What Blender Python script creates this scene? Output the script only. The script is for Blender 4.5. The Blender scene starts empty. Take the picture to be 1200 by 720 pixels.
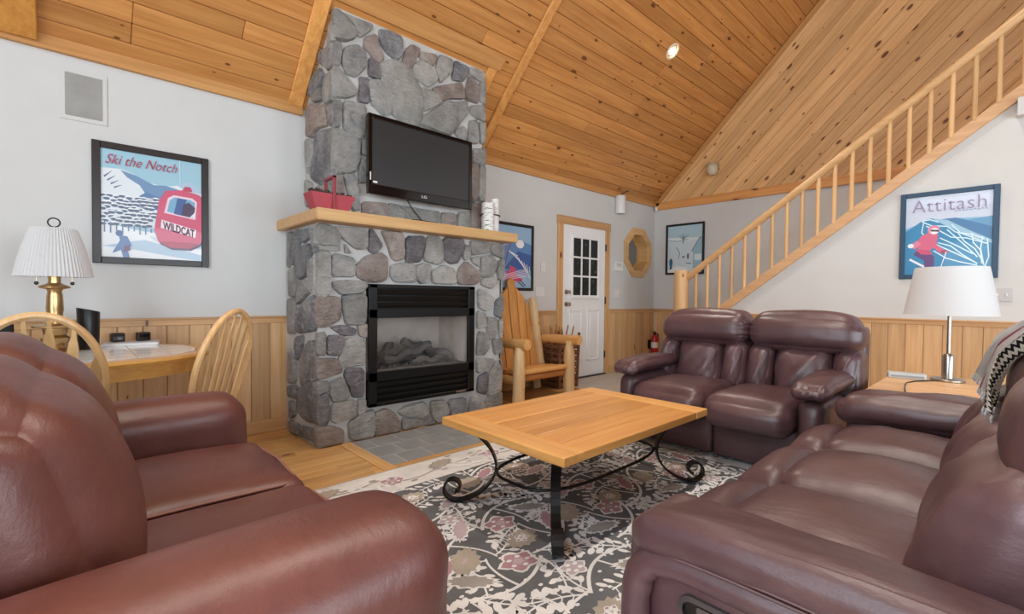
import bpy, bmesh, math, random
from mathutils import Vector, Matrix, noise
random.seed(7)
PI = math.pi
sc = bpy.context.scene
C = sc.collection

# ------------------------------------------------------------------ camera
F_PX, YAW, PITCH, ROLL, CAM_H = 553.144, 0.752033, 0.022568, 0.010316, 1.0951
def cam_axes():
    F = Vector((math.sin(YAW)*math.cos(PITCH), math.cos(YAW)*math.cos(PITCH), -math.sin(PITCH)))
    R = Vector((math.cos(YAW), -math.sin(YAW), 0)); U = R.cross(F)
    return F, math.cos(ROLL)*R + math.sin(ROLL)*U, -math.sin(ROLL)*R + math.cos(ROLL)*U
CF, CR, CU = cam_axes()
cam = bpy.data.cameras.new('camera'); camo = bpy.data.objects.new('camera', cam); C.objects.link(camo)
m = Matrix((CR, CU, -CF)).transposed().to_4x4(); m.translation = Vector((0, 0, CAM_H)); camo.matrix_world = m
cam.sensor_fit = 'HORIZONTAL'; cam.sensor_width = 36; cam.lens = F_PX/1200*36; cam.clip_start = .02
sc.camera = camo
def ray(px, py): return CF + CR*((px-600)/F_PX) - CU*((py-360)/F_PX)
def onX(px, py, X): d = ray(px, py); t = X/d.x; return Vector((X, t*d.y, CAM_H+t*d.z))
def onY(px, py, Y): d = ray(px, py); t = Y/d.y; return Vector((t*d.x, Y, CAM_H+t*d.z))
def onZ(px, py, z=0): d = ray(px, py); t = (z-CAM_H)/d.z; return Vector((t*d.x, t*d.y, z))

# ------------------------------------------------------------------ view, world, daylight
sc.view_settings.view_transform = 'Standard'; sc.view_settings.look = 'None'
sc.view_settings.gamma = 1; sc.view_settings.use_curve_mapping = False
sc.view_settings.exposure = 0.22
w = bpy.data.worlds.new('sky'); sc.world = w; w.use_nodes = True
bg = w.node_tree.nodes['Background']; bg.inputs[0].default_value = (.80, .90, 1, 1); bg.inputs[1].default_value = 1.2

YW, XR, XS, HC, WZ = 4.052, 6.948, 5.898, 2.612, .921      # fireplace wall, gable wall, stair wall, eave height, wainscot cap
X0, Y0, YRIDGE = -2.7, -3.9, -.15
WINDOWS_REAR = [(-1.5, .05), (.6, 2.2), (2.75, 4.35)]         # x ranges in the wall behind the sofas
WINDOWS_WEST = [(-2.6, -1.0), (-.4, 1.2)]                     # y ranges in the wall behind the camera
def window_light(loc, rot, sx, sy, e):
    l = bpy.data.lights.new('daylight', 'AREA'); l.shape = 'RECTANGLE'; l.size = sx; l.size_y = sy; l.energy = e; l.color = (.78, .91, 1)
    o = bpy.data.objects.new('daylight', l); o.location = loc; o.rotation_euler = rot; C.objects.link(o)
for a, b in WINDOWS_REAR: window_light(((a+b)/2, Y0+.06, 1.35), (PI/2, 0, 0), b-a-.1, 2.1, 72)
for a, b in WINDOWS_WEST: window_light((X0+.06, (a+b)/2, 1.4), (PI/2, 0, -PI/2), b-a-.1, 2.0, 58)
# high gable glass above the west windows, as such rooms have it
window_light((X0+.06, .3, 3.9), (PI/2, 0, -PI/2), 2.6, 1.4, 92)

# ------------------------------------------------------------------ materials
def s2l(c):
    f = lambda v: v/12.92 if v <= .04045 else ((v+.055)/1.055)**2.4
    return tuple(f(v/255) for v in c[:3]) + (1,)
class NT:
    def __init__(s, name):
        s.m = bpy.data.materials.new(name); s.m.use_nodes = True
        s.t = s.m.node_tree; s.b = s.t.nodes['Principled BSDF']
    def n(s, typ, **kw):
        o = s.t.nodes.new(typ)
        for k, v in kw.items(): setattr(o, k, v)
        return o
    def l(s, a, b): s.t.links.new(a, b)
    def val(s, node, idx, v): node.inputs[idx].default_value = v
    def math(s, op, a, b=None, c=None):
        o = s.n('ShaderNodeMath', operation=op)
        for i, x in enumerate((a, b, c)):
            if x is None: continue
            if hasattr(x, 'links'): s.l(x, o.inputs[i])
            else: o.inputs[i].default_value = x
        return o.outputs[0]
    def mix(s, f, a, b, blend='MIX'):
        o = s.n('ShaderNodeMix', data_type='RGBA', blend_type=blend)
        for i, x in ((0, f), (6, a), (7, b)):
            if hasattr(x, 'links'): s.l(x, o.inputs[i])
            else: o.inputs[i].default_value = x
        return o.outputs[2]
    def ramp(s, f, pts, interp='LINEAR'):
        o = s.n('ShaderNodeValToRGB'); s.l(f, o.inputs[0]); r = o.color_ramp; r.interpolation = interp
        while len(r.elements) < len(pts): r.elements.new(.5)
        for e, (p, c) in zip(r.elements, pts):
            e.position = p; e.color = c if len(c) == 4 else tuple(c)+(1,)
        return o.outputs[0]
    def bump(s, h, strength=.3, dist=.01):
        o = s.n('ShaderNodeBump'); s.val(o, 'Strength', strength); s.val(o, 'Distance', dist); s.l(h, o.inputs['Height']); s.l(o.outputs[0], s.b.inputs['Normal'])
    def coords(s, scale=(1, 1, 1), rnd=True):
        tc = s.n('ShaderNodeTexCoord'); mp = s.n('ShaderNodeMapping'); s.l(tc.outputs['Object'], mp.inputs[0]); mp.inputs['Scale'].default_value = scale
        if rnd:
            oi = s.n('ShaderNodeObjectInfo'); v = s.n('ShaderNodeVectorMath', operation='SCALE'); v.inputs[0].default_value = (17, 31, 23)
            s.l(oi.outputs['Random'], v.inputs['Scale']); s.l(v.outputs[0], mp.inputs['Location'])
        return mp.outputs[0]
    def noise(s, vec, scale, detail=3, rough=.5):
        o = s.n('ShaderNodeTexNoise'); s.l(vec, o.inputs['Vector']); s.val(o, 'Scale', scale); s.val(o, 'Detail', detail); s.val(o, 'Roughness', rough); return o.outputs[0]
MATS = {}
def plain(name, rgb, rough=.5, metal=0, var=.0, bump=0, bscale=60, spec=.5, coat=0, emit=0, alpha=None, trans=0):
    if name in MATS: return MATS[name]
    t = NT(name); col = s2l(rgb)
    v = t.coords()
    if var:
        f = t.noise(v, 7, 4); dk = tuple(c*(1-var) for c in col[:3])+(1,); lt = tuple(min(1, c*(1+var)) for c in col[:3])+(1,)
        t.l(t.ramp(f, [(.3, dk), (.7, lt)]), t.b.inputs['Base Color'])
    else:
        f = t.noise(v, 5, 2); t.l(t.ramp(f, [(.3, tuple(c*.97 for c in col[:3])+(1,)), (.7, col)]), t.b.inputs['Base Color'])
    if bump: t.bump(t.noise(v, bscale, 3), bump, .004)
    t.val(t.b, 'Roughness', rough); t.val(t.b, 'Metallic', metal); t.val(t.b, 'Specular IOR Level', spec); t.val(t.b, 'Coat Weight', coat)
    if trans: t.val(t.b, 'Transmission Weight', trans)
    if emit: t.b.inputs['Emission Color'].default_value = col; t.val(t.b, 'Emission Strength', emit)
    if alpha is not None: t.val(t.b, 'Alpha', alpha)
    MATS[name] = t.m; return t.m
def pine(name, light, dark, axis=0, knots=.5, rough=.42, knotcol=(96, 50, 22), contrast=1.0, kscale=1.0, rndv=.16):
    """boards: grain along the local axis; each object gets its own tone, knots and grain"""
    if name in MATS: return MATS[name]
    t = NT(name)
    sc_ = [9.0, 9.0, 9.0]; sc_[axis] = .55; v = t.coords(tuple(sc_))
    f = t.noise(v, 2.4, 4, .6); 
    sc2 = [60.0, 60.0, 60.0]; sc2[axis] = 2.0; f2 = t.noise(t.coords(tuple(sc2)), 1.0, 2, .5)
    fm = t.math('ADD', t.math('MULTIPLY', f, .7), t.math('MULTIPLY', f2, .3))
    col = t.ramp(fm, [(.5-.17/contrast, s2l(dark)), (.5+.14/contrast, s2l(light))])
    oi = t.n('ShaderNodeObjectInfo')
    hv = t.n('ShaderNodeHueSaturation'); t.l(t.math('ADD', t.math('MULTIPLY', oi.outputs['Random'], 2*rndv), 1-rndv), hv.inputs['Value']); t.l(col, hv.inputs['Color'])
    col = hv.outputs[0]
    if knots:
        sk = [7.2*kscale]*3; sk[axis] = 3.4*kscale
        vo = t.n('ShaderNodeTexVoronoi'); vo.voronoi_dimensions = '2D' if axis == 0 else '3D'; t.l(t.coords(tuple(sk)), vo.inputs['Vector']); t.val(vo, 'Scale', 1.0)
        sp = t.n('ShaderNodeSeparateColor'); t.l(vo.outputs['Color'], sp.inputs[0])
        has = t.math('GREATER_THAN', sp.outputs[0], 1-knots*.62)
        rad = t.math('ADD', t.math('MULTIPLY', t.math('POWER', sp.outputs[1], 2.0), .11 if axis == 0 else .16), .035 if axis == 0 else .06)
        d = t.math('DIVIDE', vo.outputs['Distance'], rad)
        halo = t.math('MULTIPLY', t.math('SMOOTH_MIN', t.math('SUBTRACT', 1.9, d), 1, .3), has)
        halo = t.math('MINIMUM', t.math('MAXIMUM', halo, 0), 1)
        core = t.math('MULTIPLY', t.math('LESS_THAN', d, .95), has)
        col = t.mix(t.math('MULTIPLY', halo, .45), col, s2l(dark)); col = t.mix(t.math('MULTIPLY', core, .92), col, s2l(knotcol))
    t.l(col, t.b.inputs['Base Color']); t.val(t.b, 'Roughness', rough)
    t.bump(f2, .08, .003)
    MATS[name] = t.m; return t.m
def leather(name, base, high, rough=.44):
    if name in MATS: return MATS[name]
    t = NT(name); v = t.coords(rnd=False)
    f = t.noise(v, 2.6, 3, .55); g = t.noise(v, 24, 3, .6)
    fm = t.math('ADD', t.math('MULTIPLY', f, .8), t.math('MULTIPLY', g, .2))
    t.l(t.ramp(fm, [(.34, s2l(base)), (.66, s2l(high))]), t.b.inputs['Base Color'])
    r = t.math('ADD', t.math('MULTIPLY', t.noise(v, 9, 3, .6), .20), rough-.10); t.l(r, t.b.inputs['Roughness'])
    t.val(t.b, 'Specular IOR Level', .6)
    cr = t.noise(t.coords((26, 7, 16), rnd=False), 1.6, 4, .65)
    fine = t.noise(v, 320, 2, .5)
    h = t.math('ADD', t.math('MULTIPLY', fine, .05), t.math('MULTIPLY', cr, .5))
    t.bump(h, .42, .009)
    MATS[name] = t.m; return t.m
def stonemat(name, a, b, c):
    if name in MATS: return MATS[name]
    t = NT(name); v = t.coords()
    f = t.noise(v, 5, 5, .62); g = t.noise(t.coords((1, 1, 2.2)), 17, 6, .7)
    col = t.ramp(f, [(.33, s2l(a)), (.5, s2l(b)), (.66, s2l(c))])
    col = t.mix(t.ramp(g, [(.52, (0, 0, 0)), (.72, (.6, .6, .6))]), col, s2l((196, 194, 190)))
    col = t.mix(t.ramp(g, [(.27, (.55, .55, .55)), (.41, (0, 0, 0))]), col, s2l((86, 85, 86)))
    oi = t.n('ShaderNodeObjectInfo'); hv = t.n('ShaderNodeHueSaturation'); t.l(t.math('ADD', t.math('MULTIPLY', oi.outputs['Random'], .34), .84), hv.inputs['Value']); t.l(col, hv.inputs['Color'])
    t.l(hv.outputs[0], t.b.inputs['Base Color']); t.val(t.b, 'Roughness', .85); t.val(t.b, 'Specular IOR Level', .25)
    t.bump(t.math('ADD', g, t.math('MULTIPLY', f, 1.2)), 1.0, .045)
    MATS[name] = t.m; return t.m

M_WALL = plain('wall_paint', (208, 208, 207), .85, bump=.05, bscale=90, spec=.2)
M_CEIL = pine('ceiling_pine', (204, 146, 84), (174, 114, 58), 0, .75)
M_CEILTRIM = pine('trim_pine', (214, 160, 100), (188, 130, 72), 0, .25)
M_GABLE = pine('gable_pine', (232, 188, 134), (202, 152, 98), 0, 1.0, kscale=.9)
M_WAINS = pine('wainscot_pine', (216, 176, 130), (190, 146, 98), 2, .45)
M_WCAP = pine('cap_pine', (212, 168, 118), (188, 142, 94), 0, .15)
M_WCAPY = pine('cap_pine_side', (212, 168, 118), (188, 142, 94), 1, .15)
M_WCAPZ = pine('casing_pine', (216, 170, 116), (188, 140, 88), 2, .3)
M_FLOOR = pine('floor_pine', (218, 176, 116), (188, 138, 80), 0, .3, rough=.3)
M_FLOORY = pine('floor_pine_border', (220, 180, 122), (194, 148, 92), 1, .2, rough=.3)
M_MANTEL = pine('mantel_pine', (220, 178, 122), (202, 154, 98), 0, .12)
M_MANTELY = pine('mantel_pine_side', (220, 178, 122), (202, 154, 98), 1, .12)
M_STAIR = pine('stair_pine', (222, 182, 132), (200, 156, 106), 2, .35, kscale=2)
M_RAIL = pine('rail_pine', (222, 180, 128), (202, 156, 104), 0, .2, kscale=2)
M_OAK = pine('dining_oak', (222, 182, 130), (196, 150, 98), 2, 0, rough=.32)
M_OAKH = pine('dining_oak_edge', (220, 168, 92), (198, 142, 70), 0, 0, rough=.3)
M_COFFEE = pine('coffee_table_pine', (222, 164, 92), (194, 130, 64), 0, .0, rough=.34, contrast=.9)
M_COFFEEY = pine('coffee_table_pine_end', (226, 172, 102), (202, 142, 76), 1, .0, rough=.34)
M_LOG = pine('log_cedar', (236, 206, 160), (212, 168, 112), 2, .4, kscale=2.2)
M_LOGX = pine('log_cedar_long', (228, 180, 118), (204, 146, 84), 1, .35, kscale=2.2)
M_LOGB = pine('log_chair_plank', (222, 164, 92), (194, 130, 62), 2, .2)
M_LEATHER_L = leather('leather_red_brown', (86, 46, 41), (110, 63, 55), .42)
M_LEATHER_R = leather('leather_burgundy', (72, 48, 52), (97, 70, 73), .38)
M_IRON = plain('wrought_iron', (38, 36, 36), .42, .7, bump=.1)
M_BLACK = plain('black_plastic', (14, 14, 15), .35)
M_BLACKM = plain('black_metal', (20, 19, 19), .38, .4)
M_WHITE = plain('white_paint', (232, 232, 232), .45)
M_WHITEP = plain('white_plastic', (222, 221, 218), .4)
M_STEEL = plain('brushed_steel', (176, 172, 166), .28, 1)
M_BRASS = plain('aged_brass', (190, 162, 116), .28, 1, var=.1)

# ------------------------------------------------------------------ object helpers
def tag(o, label=None, cat=None, group=None, kind=None):
    if label: o['label'] = label
    if cat: o['category'] = cat
    if group: o['group'] = group
    if kind: o['kind'] = kind
    return o
def thing(name, label, cat, loc=(0, 0, 0), rotz=0, group=None, kind=None):
    o = bpy.data.objects.new(name, None); o.empty_display_size = .05; C.objects.link(o)
    o.location = loc; o.rotation_euler = (0, 0, rotz)
    return tag(o, label, cat, group, kind)
def obj(name, bm, mat, parent=None, smooth=False, world=False, mats=None, tri=False):
    """link a bmesh as one object; world=True: the bmesh is in world coordinates, parent is an unrotated Empty"""
    me = bpy.data.meshes.new(name); bmesh.ops.recalc_face_normals(bm, faces=bm.faces[:]) if len(bm.faces) else None
    bm.to_mesh(me); bm.free()
    for mm in (mats or [mat]): me.materials.append(mm)
    if smooth:
        me.polygons.foreach_set('use_smooth', [True]*len(me.polygons))
        if smooth != 'all':
            me.set_sharp_from_angle(angle=math.radians(40))
    o = bpy.data.objects.new(name, me); C.objects.link(o)
    if parent:
        o.parent = parent
        if world: o.location = -Vector(parent.location)
    return o
def meshcopy(name, src, parent=None, loc=None, rot=None, mat4=None):
    o = bpy.data.objects.new(name, src.data); C.objects.link(o); o.parent = parent
    if mat4 is not None: o.matrix_local = mat4
    if loc is not None: o.location = loc
    if rot is not None: o.rotation_euler = rot
    return o
def NB(): return bmesh.new()
def box(bm, c, s, bev=0, rot=None, seg=1):
    r = bmesh.ops.create_cube(bm, size=1); vs = r['verts']
    for v in vs: v.co = Vector((v.co.x*s[0], v.co.y*s[1], v.co.z*s[2]))
    if bev:
        es = list({e for v in vs for e in v.link_edges})
        rr = bmesh.ops.bevel(bm, geom=es, offset=min(bev, min(s)*.45), segments=seg, profile=.5, affect='EDGES')
        vs = list({v for f in rr['faces'] for v in f.verts} | set(v for v in vs if v.is_valid))
    M = Matrix.Translation(c) @ (rot.to_4x4() if rot is not None else Matrix())
    for v in vs: v.co = M @ v.co
    return vs
def bx(bm, x0, x1, y0, y1, z0, z1, bev=0, seg=1): return box(bm, ((x0+x1)/2, (y0+y1)/2, (z0+z1)/2), (x1-x0, y1-y0, z1-z0), bev, seg=seg)
def tube(bm, path, rad, n=8, cap=True, flat=None, up=None):
    """sweep along path; rad number or list; flat=(w,h) gives a rectangular-ish strap using ellipse scaling"""
    P = [Vector(p) for p in path]; N = len(P); rings = []
    prev = None
    for i, p in enumerate(P):
        t = (P[min(i+1, N-1)] - P[max(i-1, 0)]).normalized()
        if up is not None: a = Vector(up)
        elif prev is not None: a = prev
        else: a = Vector((0, 0, 1)) if abs(t.z) < .9 else Vector((1, 0, 0))
        a = (a - t*a.dot(t)).normalized(); b = t.cross(a); prev = a
        r = rad[i] if isinstance(rad, (list, tuple)) else rad
        ra, rb = (r, r) if flat is None else (flat[0], flat[1])
        if flat is not None:
            ring = [bm.verts.new(p + a*ra*sx + b*rb*sy) for sx, sy in ((1, 1), (-1, 1), (-1, -1), (1, -1))]
        else:
            ring = [bm.verts.new(p + a*ra*math.cos(2*PI*k/n) + b*rb*math.sin(2*PI*k/n)) for k in range(n)]
        rings.append(ring)
    k = len(rings[0])
    for A, B in zip(rings, rings[1:]):
        for j in range(k): bm.faces.new((A[j], A[(j+1) % k], B[(j+1) % k], B[j]))
    if cap: bm.faces.new(rings[0][::-1]); bm.faces.new(rings[-1])
    return rings
def lathe(bm, prof, n=24, c=(0, 0, 0), cap=True):
    rings = []
    for r, z in prof: rings.append([bm.verts.new((c[0]+r*math.cos(2*PI*k/n), c[1]+r*math.sin(2*PI*k/n), c[2]+z)) for k in range(n)])
    for A, B in zip(rings, rings[1:]):
        for j in range(n): bm.faces.new((A[j], A[(j+1) % n], B[(j+1) % n], B[j]))
    if cap:
        if prof[0][0] > 1e-5: bm.faces.new(rings[0][::-1])
        if prof[-1][0] > 1e-5: bm.faces.new(rings[-1])
def prism(bm, pts, d):
    """pts: 3D polygon, extruded by vector d"""
    A = [bm.verts.new(p) for p in pts]; B = [bm.verts.new(Vector(p)+Vector(d)) for p in pts]; n = len(A)
    bm.faces.new(A[::-1]); bm.faces.new(B)
    for j in range(n): bm.faces.new((A[j], A[(j+1) % n], B[(j+1) % n], B[j]))
def soft(bm, c, s, r=.06, bulge=(0, 0, 0), cuts=13, warp=None, wr=0, wsc=5, wst=(1, 1, 1), seed=0, gather=None):
    """puffy upholstered block: rounded box, bulged faces, soft wrinkles, optional warp(p in -1..1, q)->q"""
    r0 = bmesh.ops.create_cube(bm, size=2); vs = r0['verts']
    es = list({e for v in vs for e in v.link_edges})
    bmesh.ops.subdivide_edges(bm, edges=es, cuts=cuts, use_grid_fill=True)
    vs = bm.verts[:]
    h = Vector(s)*.5; r = min(r, min(h)*.98); inner = h - Vector((r, r, r)); cc = Vector(c); off = Vector((seed*3.1, seed*1.7, seed*5.3))
    for v in vs:
        p = v.co.copy()
        e = Vector([.62*a + .38*math.sin(a*PI/2) for a in p])
        q = Vector((e.x*h.x, e.y*h.y, e.z*h.z))
        i = Vector([max(-inner[k], min(inner[k], q[k])) for k in range(3)]); d = q - i
        if d.length > 1e-9: q = i + d.normalized()*r
        fx, fy, fz = [max(0, 1-a_*a_)**1.5 for a_ in p]
        q.x += p.x*bulge[0]*fy*fz; q.y += p.y*bulge[1]*fx*fz; q.z += p.z*bulge[2]*fx*fy
        if gather:
            for (ea, es_, along, k, amp, dec) in gather:       # pleats running in from an edge
                dist = abs(es_ - p[ea]); q[(3-ea-along) if ea != along else 2] += amp*math.sin(k*p[along]*h[along]*2 + 1.3*math.sin(5*p[along]))*math.exp(-dist/dec)
        if warp: q = warp(p, q)
        q = q + cc
        if wr:
            sv = Vector((q.x*wst[0], q.y*wst[1], q.z*wst[2]))*wsc + off
            n1 = noise.noise(sv); n2 = 1-abs(noise.noise(sv*1.9+Vector((9, 3, 1))))*2
            dirn = Vector((q-cc)); dirn = Vector((dirn.x/h.x**2, dirn.y/h.y**2, dirn.z/h.z**2)).normalized()
            q = q + dirn*(wr*n1 - wr*.55*max(0, n2-.35))
        v.co = q
    return vs
def text_bm(s, box4, to3d, shear=0, bold=0, spacing=1.0):
    """lettering fitted into box4=(u0,v0,u1,v1); to3d maps (u,v)->world"""
    cu = bpy.data.curves.new('lettering', 'FONT'); cu.body = s; cu.shear = shear; cu.offset = bold; cu.space_character = spacing; cu.resolution_u = 3
    o = bpy.data.objects.new('lettering', cu); C.objects.link(o); dg = bpy.context.evaluated_depsgraph_get(); dg.update()
    me = bpy.data.meshes.new_from_object(o.evaluated_get(dg)); bpy.data.objects.remove(o); bpy.data.curves.remove(cu)
    bm = NB(); bm.from_mesh(me); bpy.data.meshes.remove(me)
    xs = [v.co.x for v in bm.verts]; ys = [v.co.y for v in bm.verts]; x0, x1, y0, y1 = min(xs), max(xs), min(ys), max(ys)
    for v in bm.verts:
        u = box4[0] + (v.co.x-x0)/(x1-x0)*(box4[2]-box4[0]); w_ = box4[1] + (v.co.y-y0)/(y1-y0)*(box4[3]-box4[1]); v.co = to3d(u, w_)
    return bm
def chaikin(P, k=1):
    for _ in range(k):
        Q = []
        for a, b in zip(P, P[1:]+P[:1]): Q += [a*.86+b*.14, a*.14+b*.86]
        P = Q
    return P

# ------------------------------------------------------------------ STRUCTURE
def board_mesh(name, L, W, T, mat, bev=.004):
    bm = NB(); bx(bm, 0, L, 0, W, -T, 0, bev); return obj(name, bm, mat)
# --- floor
bm = NB(); bx(bm, X0-.1, XR+.1, Y0-.1, YW+.1, -.2, -.022)
floor = tag(obj('floor', bm, plain('subfloor', (120, 84, 52), .8)), 'honey pine plank floor with a stone entry area by the door', 'floor', kind='structure')
WF = .092; y = YW-.0; row = 0
while y > Y0:
    x = X0 + (0 if y < 2.3 else 0)
    xe = 4.42 if y > 3.0 else XR
    while x < xe-.01:
        L = xe-x if y < 2.2 else min(xe-x, random.uniform(1.2, 2.6))
        if xe-x-L < .4: L = xe-x
        bm = NB(); bx(bm, 0, L-.002, 0, WF-.002, -.022, 0, .0015)
        o = obj('plank', bm, M_FLOOR, floor); o.location = (x, y-WF, 0); x += L
    y -= WF; row += 1
bm = NB(); 
ty = YW
while ty > 3.02:
    tx = 4.42
    while tx < XR-.01:
        x1 = min(tx+.33, XR); o = NB(); bx(o, tx+.003, x1-.003, max(ty-.33, 3.0)+.003, ty-.003, -.022, .0, .002)
        obj('tile', o, plain('entry_tile', (176, 168, 158), .5, var=.08), floor); tx += .33
    ty -= .33
bm.free()
bx_ = NB(); bx(bx_, 4.40, 4.46, 3.0, YW, -.02, .006, .003); obj('threshold', bx_, M_FLOORY, floor)

# --- fireplace wall with an octagonal opening
OC = (6.452, 1.79); OR = .30
def octo(r, y, c=OC): return [Vector((c[0]+r/math.cos(PI/8)*math.cos(PI/8+k*PI/4), y, c[1]+r/math.cos(PI/8)*math.sin(PI/8+k*PI/4))) for k in range(8)]
bm = NB()
def loop(pts):
    vs = [bm.verts.new(p) for p in pts]; return [bm.edges.new((a, b)) for a, b in zip(vs, vs[1:]+vs[:1])]
es = loop([(X0, YW, 0), (XR, YW, 0), (XR, YW, HC+.02), (X0, YW, HC+.02)]) + loop(octo(OR, YW))
bmesh.ops.triangle_fill(bm, edges=es, use_beauty=True)
g = bmesh.ops.extrude_face_region(bm, geom=bm.faces[:])
for v in g['geom']:
    if isinstance(v, bmesh.types.BMVert): v.co.y += .16
wall_left = tag(obj('wall_left', bm, M_WALL), 'white painted wall behind the stone fireplace with pine wainscot', 'wall', kind='structure')
# --- gable wall (far), stair wall, rear walls
def zr(y): return HC + (YW-y) if y > YRIDGE else HC + (YW-YRIDGE) - (YRIDGE-y)
ZR = zr(YRIDGE)
bm = NB(); prism(bm, [(XR, YW+.16, -.02), (XR, Y0, -.02), (XR, Y0, zr(Y0)), (XR, YRIDGE, ZR), (XR, YW+.16, HC)], (.16, 0, 0))
wall_right = tag(obj('wall_right', bm, M_WALL), 'tall gable wall, white below and knotty pine boards above', 'wall', kind='structure')
# wall under the stair, following the stringer
SA = (onX(862, 357, XS), onX(1100, 186, XS)); slope = (SA[1].z-SA[0].z)/(SA[0].y-SA[1].y)
def zstr(y): return SA[0].z + (SA[0].y-y)*slope       # underside of the stringer
bm = NB(); prism(bm, [(XS, 3.0, 0), (XS, Y0, 0), (XS, Y0, 3.6), (XS, SA[0].y-(3.6-SA[0].z)/slope, 3.6), (XS, 3.0, zstr(3.0))], (.09, 0, 0))
wall_stair = tag(obj('wall_stair', bm, M_WALL), 'white wall below the open staircase with pine wainscot', 'wall', kind='structure')
# rear wall with window openings (behind the camera)
bm = NB()
xs = [X0-.16]; 
for a, b in WINDOWS_REAR: xs += [a, b]
xs += [XR+.16]
for a, b in zip(xs[::2], xs[1::2]): bx(bm, a, b, Y0-.16, Y0, 0, zr(Y0))
for a, b in WINDOWS_REAR: bx(bm, a, b, Y0-.16, Y0, 0, .25); bx(bm, a, b, Y0-.16, Y0, 2.42, zr(Y0))
tag(obj('wall_rear', bm, M_WALL), 'white wall with large windows opposite the fireplace', 'wall', kind='structure')
bm = NB(); ys = [Y0]
for a, b in WINDOWS_WEST: ys += [a, b]
ys += [YW+.16]
for a, b in zip(ys[::2], ys[1::2]): bx(bm, X0-.16, X0, a, b, 0, HC)
for a, b in WINDOWS_WEST: bx(bm, X0-.16, X0, a, b, 0, .35); bx(bm, X0-.16, X0, a, b, 2.4, HC)
prism(bm, [(X0-.16, YW+.16, HC), (X0-.16, 1.65, HC), (X0-.16, 1.65, zr(1.65))], (.16, 0, 0))
prism(bm, [(X0-.16, -1.05, HC), (X0-.16, Y0, HC), (X0-.16, Y0, zr(Y0)), (X0-.16, -1.05, zr(-1.05))], (.16, 0, 0))
prism(bm, [(X0-.16, 1.65, 4.65), (X0-.16, -1.05, 4.65), (X0-.16, -1.05, zr(-1.05)), (X0-.16, YRIDGE, ZR), (X0-.16, 1.65, zr(1.65))], (.16, 0, 0))
bx(bm, X0-.16, X0, -1.05, 1.65, HC, 3.15)
tag(obj('wall_front', bm, M_WALL), 'white gable wall with windows behind the seating', 'wall', kind='structure')
wi = 2
for a, b in WINDOWS_REAR:
    bm = NB()
    for (p, q, r_, s_) in ((a, a+.07, .25, 2.42), (b-.07, b, .25, 2.42), ((a+b)/2-.03, (a+b)/2+.03, .25, 2.42), (a, b, .25, .32), (a, b, 2.35, 2.42)): bx(bm, p, q, Y0-.12, Y0-.04, r_, s_)
    wo = tag(obj('window_%d' % wi, bm, M_WHITE), 'white framed window in the wall opposite the fireplace', 'window', 'rear windows', 'structure'); wi += 1
    bm = NB(); bx(bm, a+.06, b-.06, Y0-.085, Y0-.08, .31, 2.36); obj('pane', bm, plain('window_glass', (230, 238, 240), .03, alpha=.07), wo)
for a, b in WINDOWS_WEST+[(-1.05, 1.65)]:
    z0, z1 = (.35, 2.4) if b < 1.3 else (3.15, 4.65)
    bm = NB()
    for (p, q, r_, s_) in ((a, a+.07, z0, z1), (b-.07, b, z0, z1), ((a+b)/2-.03, (a+b)/2+.03, z0, z1), (a, b, z0, z0+.07), (a, b, z1-.07, z1)): bx(bm, X0-.12, X0-.04, p, q, r_, s_)
    wo = tag(obj('window_%d' % wi, bm, M_WHITE), 'white framed window in the gable wall behind the seating', 'window', 'gable windows', 'structure'); wi += 1
    bm = NB(); bx(bm, X0-.085, X0-.08, a+.06, b-.06, z0+.06, z1-.06); obj('pane', bm, MATS['window_glass'], wo)

# --- ceiling: backing slab and boards
S2 = math.sqrt(.5)
bm = NB(); prism(bm, [(X0-.16, YW+.16, HC-.16+.03), (X0-.16, YRIDGE, ZR+.03), (X0-.16, Y0-.16, zr(Y0-.16)+.03), (X0-.16, Y0-.16, zr(Y0-.16)+.2), (X0-.16, YRIDGE, ZR+.2), (X0-.16, YW+.16, HC+.2-.16)], (XR-X0+.32, 0, 0))
ceiling = tag(obj('ceiling', bm, plain('ceiling_back', (120, 76, 36), .8)), 'steep knotty pine board ceiling rising over the fireplace', 'ceiling', kind='structure')
WB = .1300
# local frame of the slope: X along world X, Y up the slope (towards -y,+z), underside faces the room
Rslope = Matrix(((1, 0, 0), (0, -S2, -S2), (0, S2, -S2))).to_4x4()    # columns: length, up-slope, into the room
nrow = int((YW-YRIDGE)/S2/WB)+1
protos = {}
for r_ in range(nrow):
    x = X0; start = True
    while x < XR-.02:
        L = random.choice((2.4, 3.0, 3.6, 4.2))
        if start: L -= random.choice((0, .6, 1.2)); start = False
        L = round(min(L, XR-x), 3)
        if XR-x-L < .5: L = round(XR-x, 3)
        key = L
        M4 = Matrix.Translation((x, YW-r_*WB*S2+S2*.03, HC+r_*WB*S2+S2*.03)) @ Rslope
        if key not in protos:
            bm = NB(); bx(bm, 0, L-.002, .002, WB-.001, 0, .03, .005); o = obj('plank', bm, M_CEIL, ceiling); protos[key] = o; o.matrix_local = M4
        else: meshcopy('plank', protos[key], ceiling, mat4=M4)
        x += L
def slope_box(bm, x0, x1, y_lo, y_hi, depth, bev=.006):
    """a batten lying under the slope between world-y y_hi (eave side) and y_lo (ridge side)"""
    L = (y_hi-y_lo)/S2
    vs = bx(bm, x0, x1, 0, L, 0, depth, bev); M4 = Matrix.Translation((0, y_hi, HC+YW-y_hi)) @ Rslope
    for v in vs: v.co = M4 @ v.co
def trim(n, fn, mat, label):
    bm = NB(); fn(bm); return tag(obj('trim_%d' % n, bm, mat), label, 'trim', kind='structure')
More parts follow.
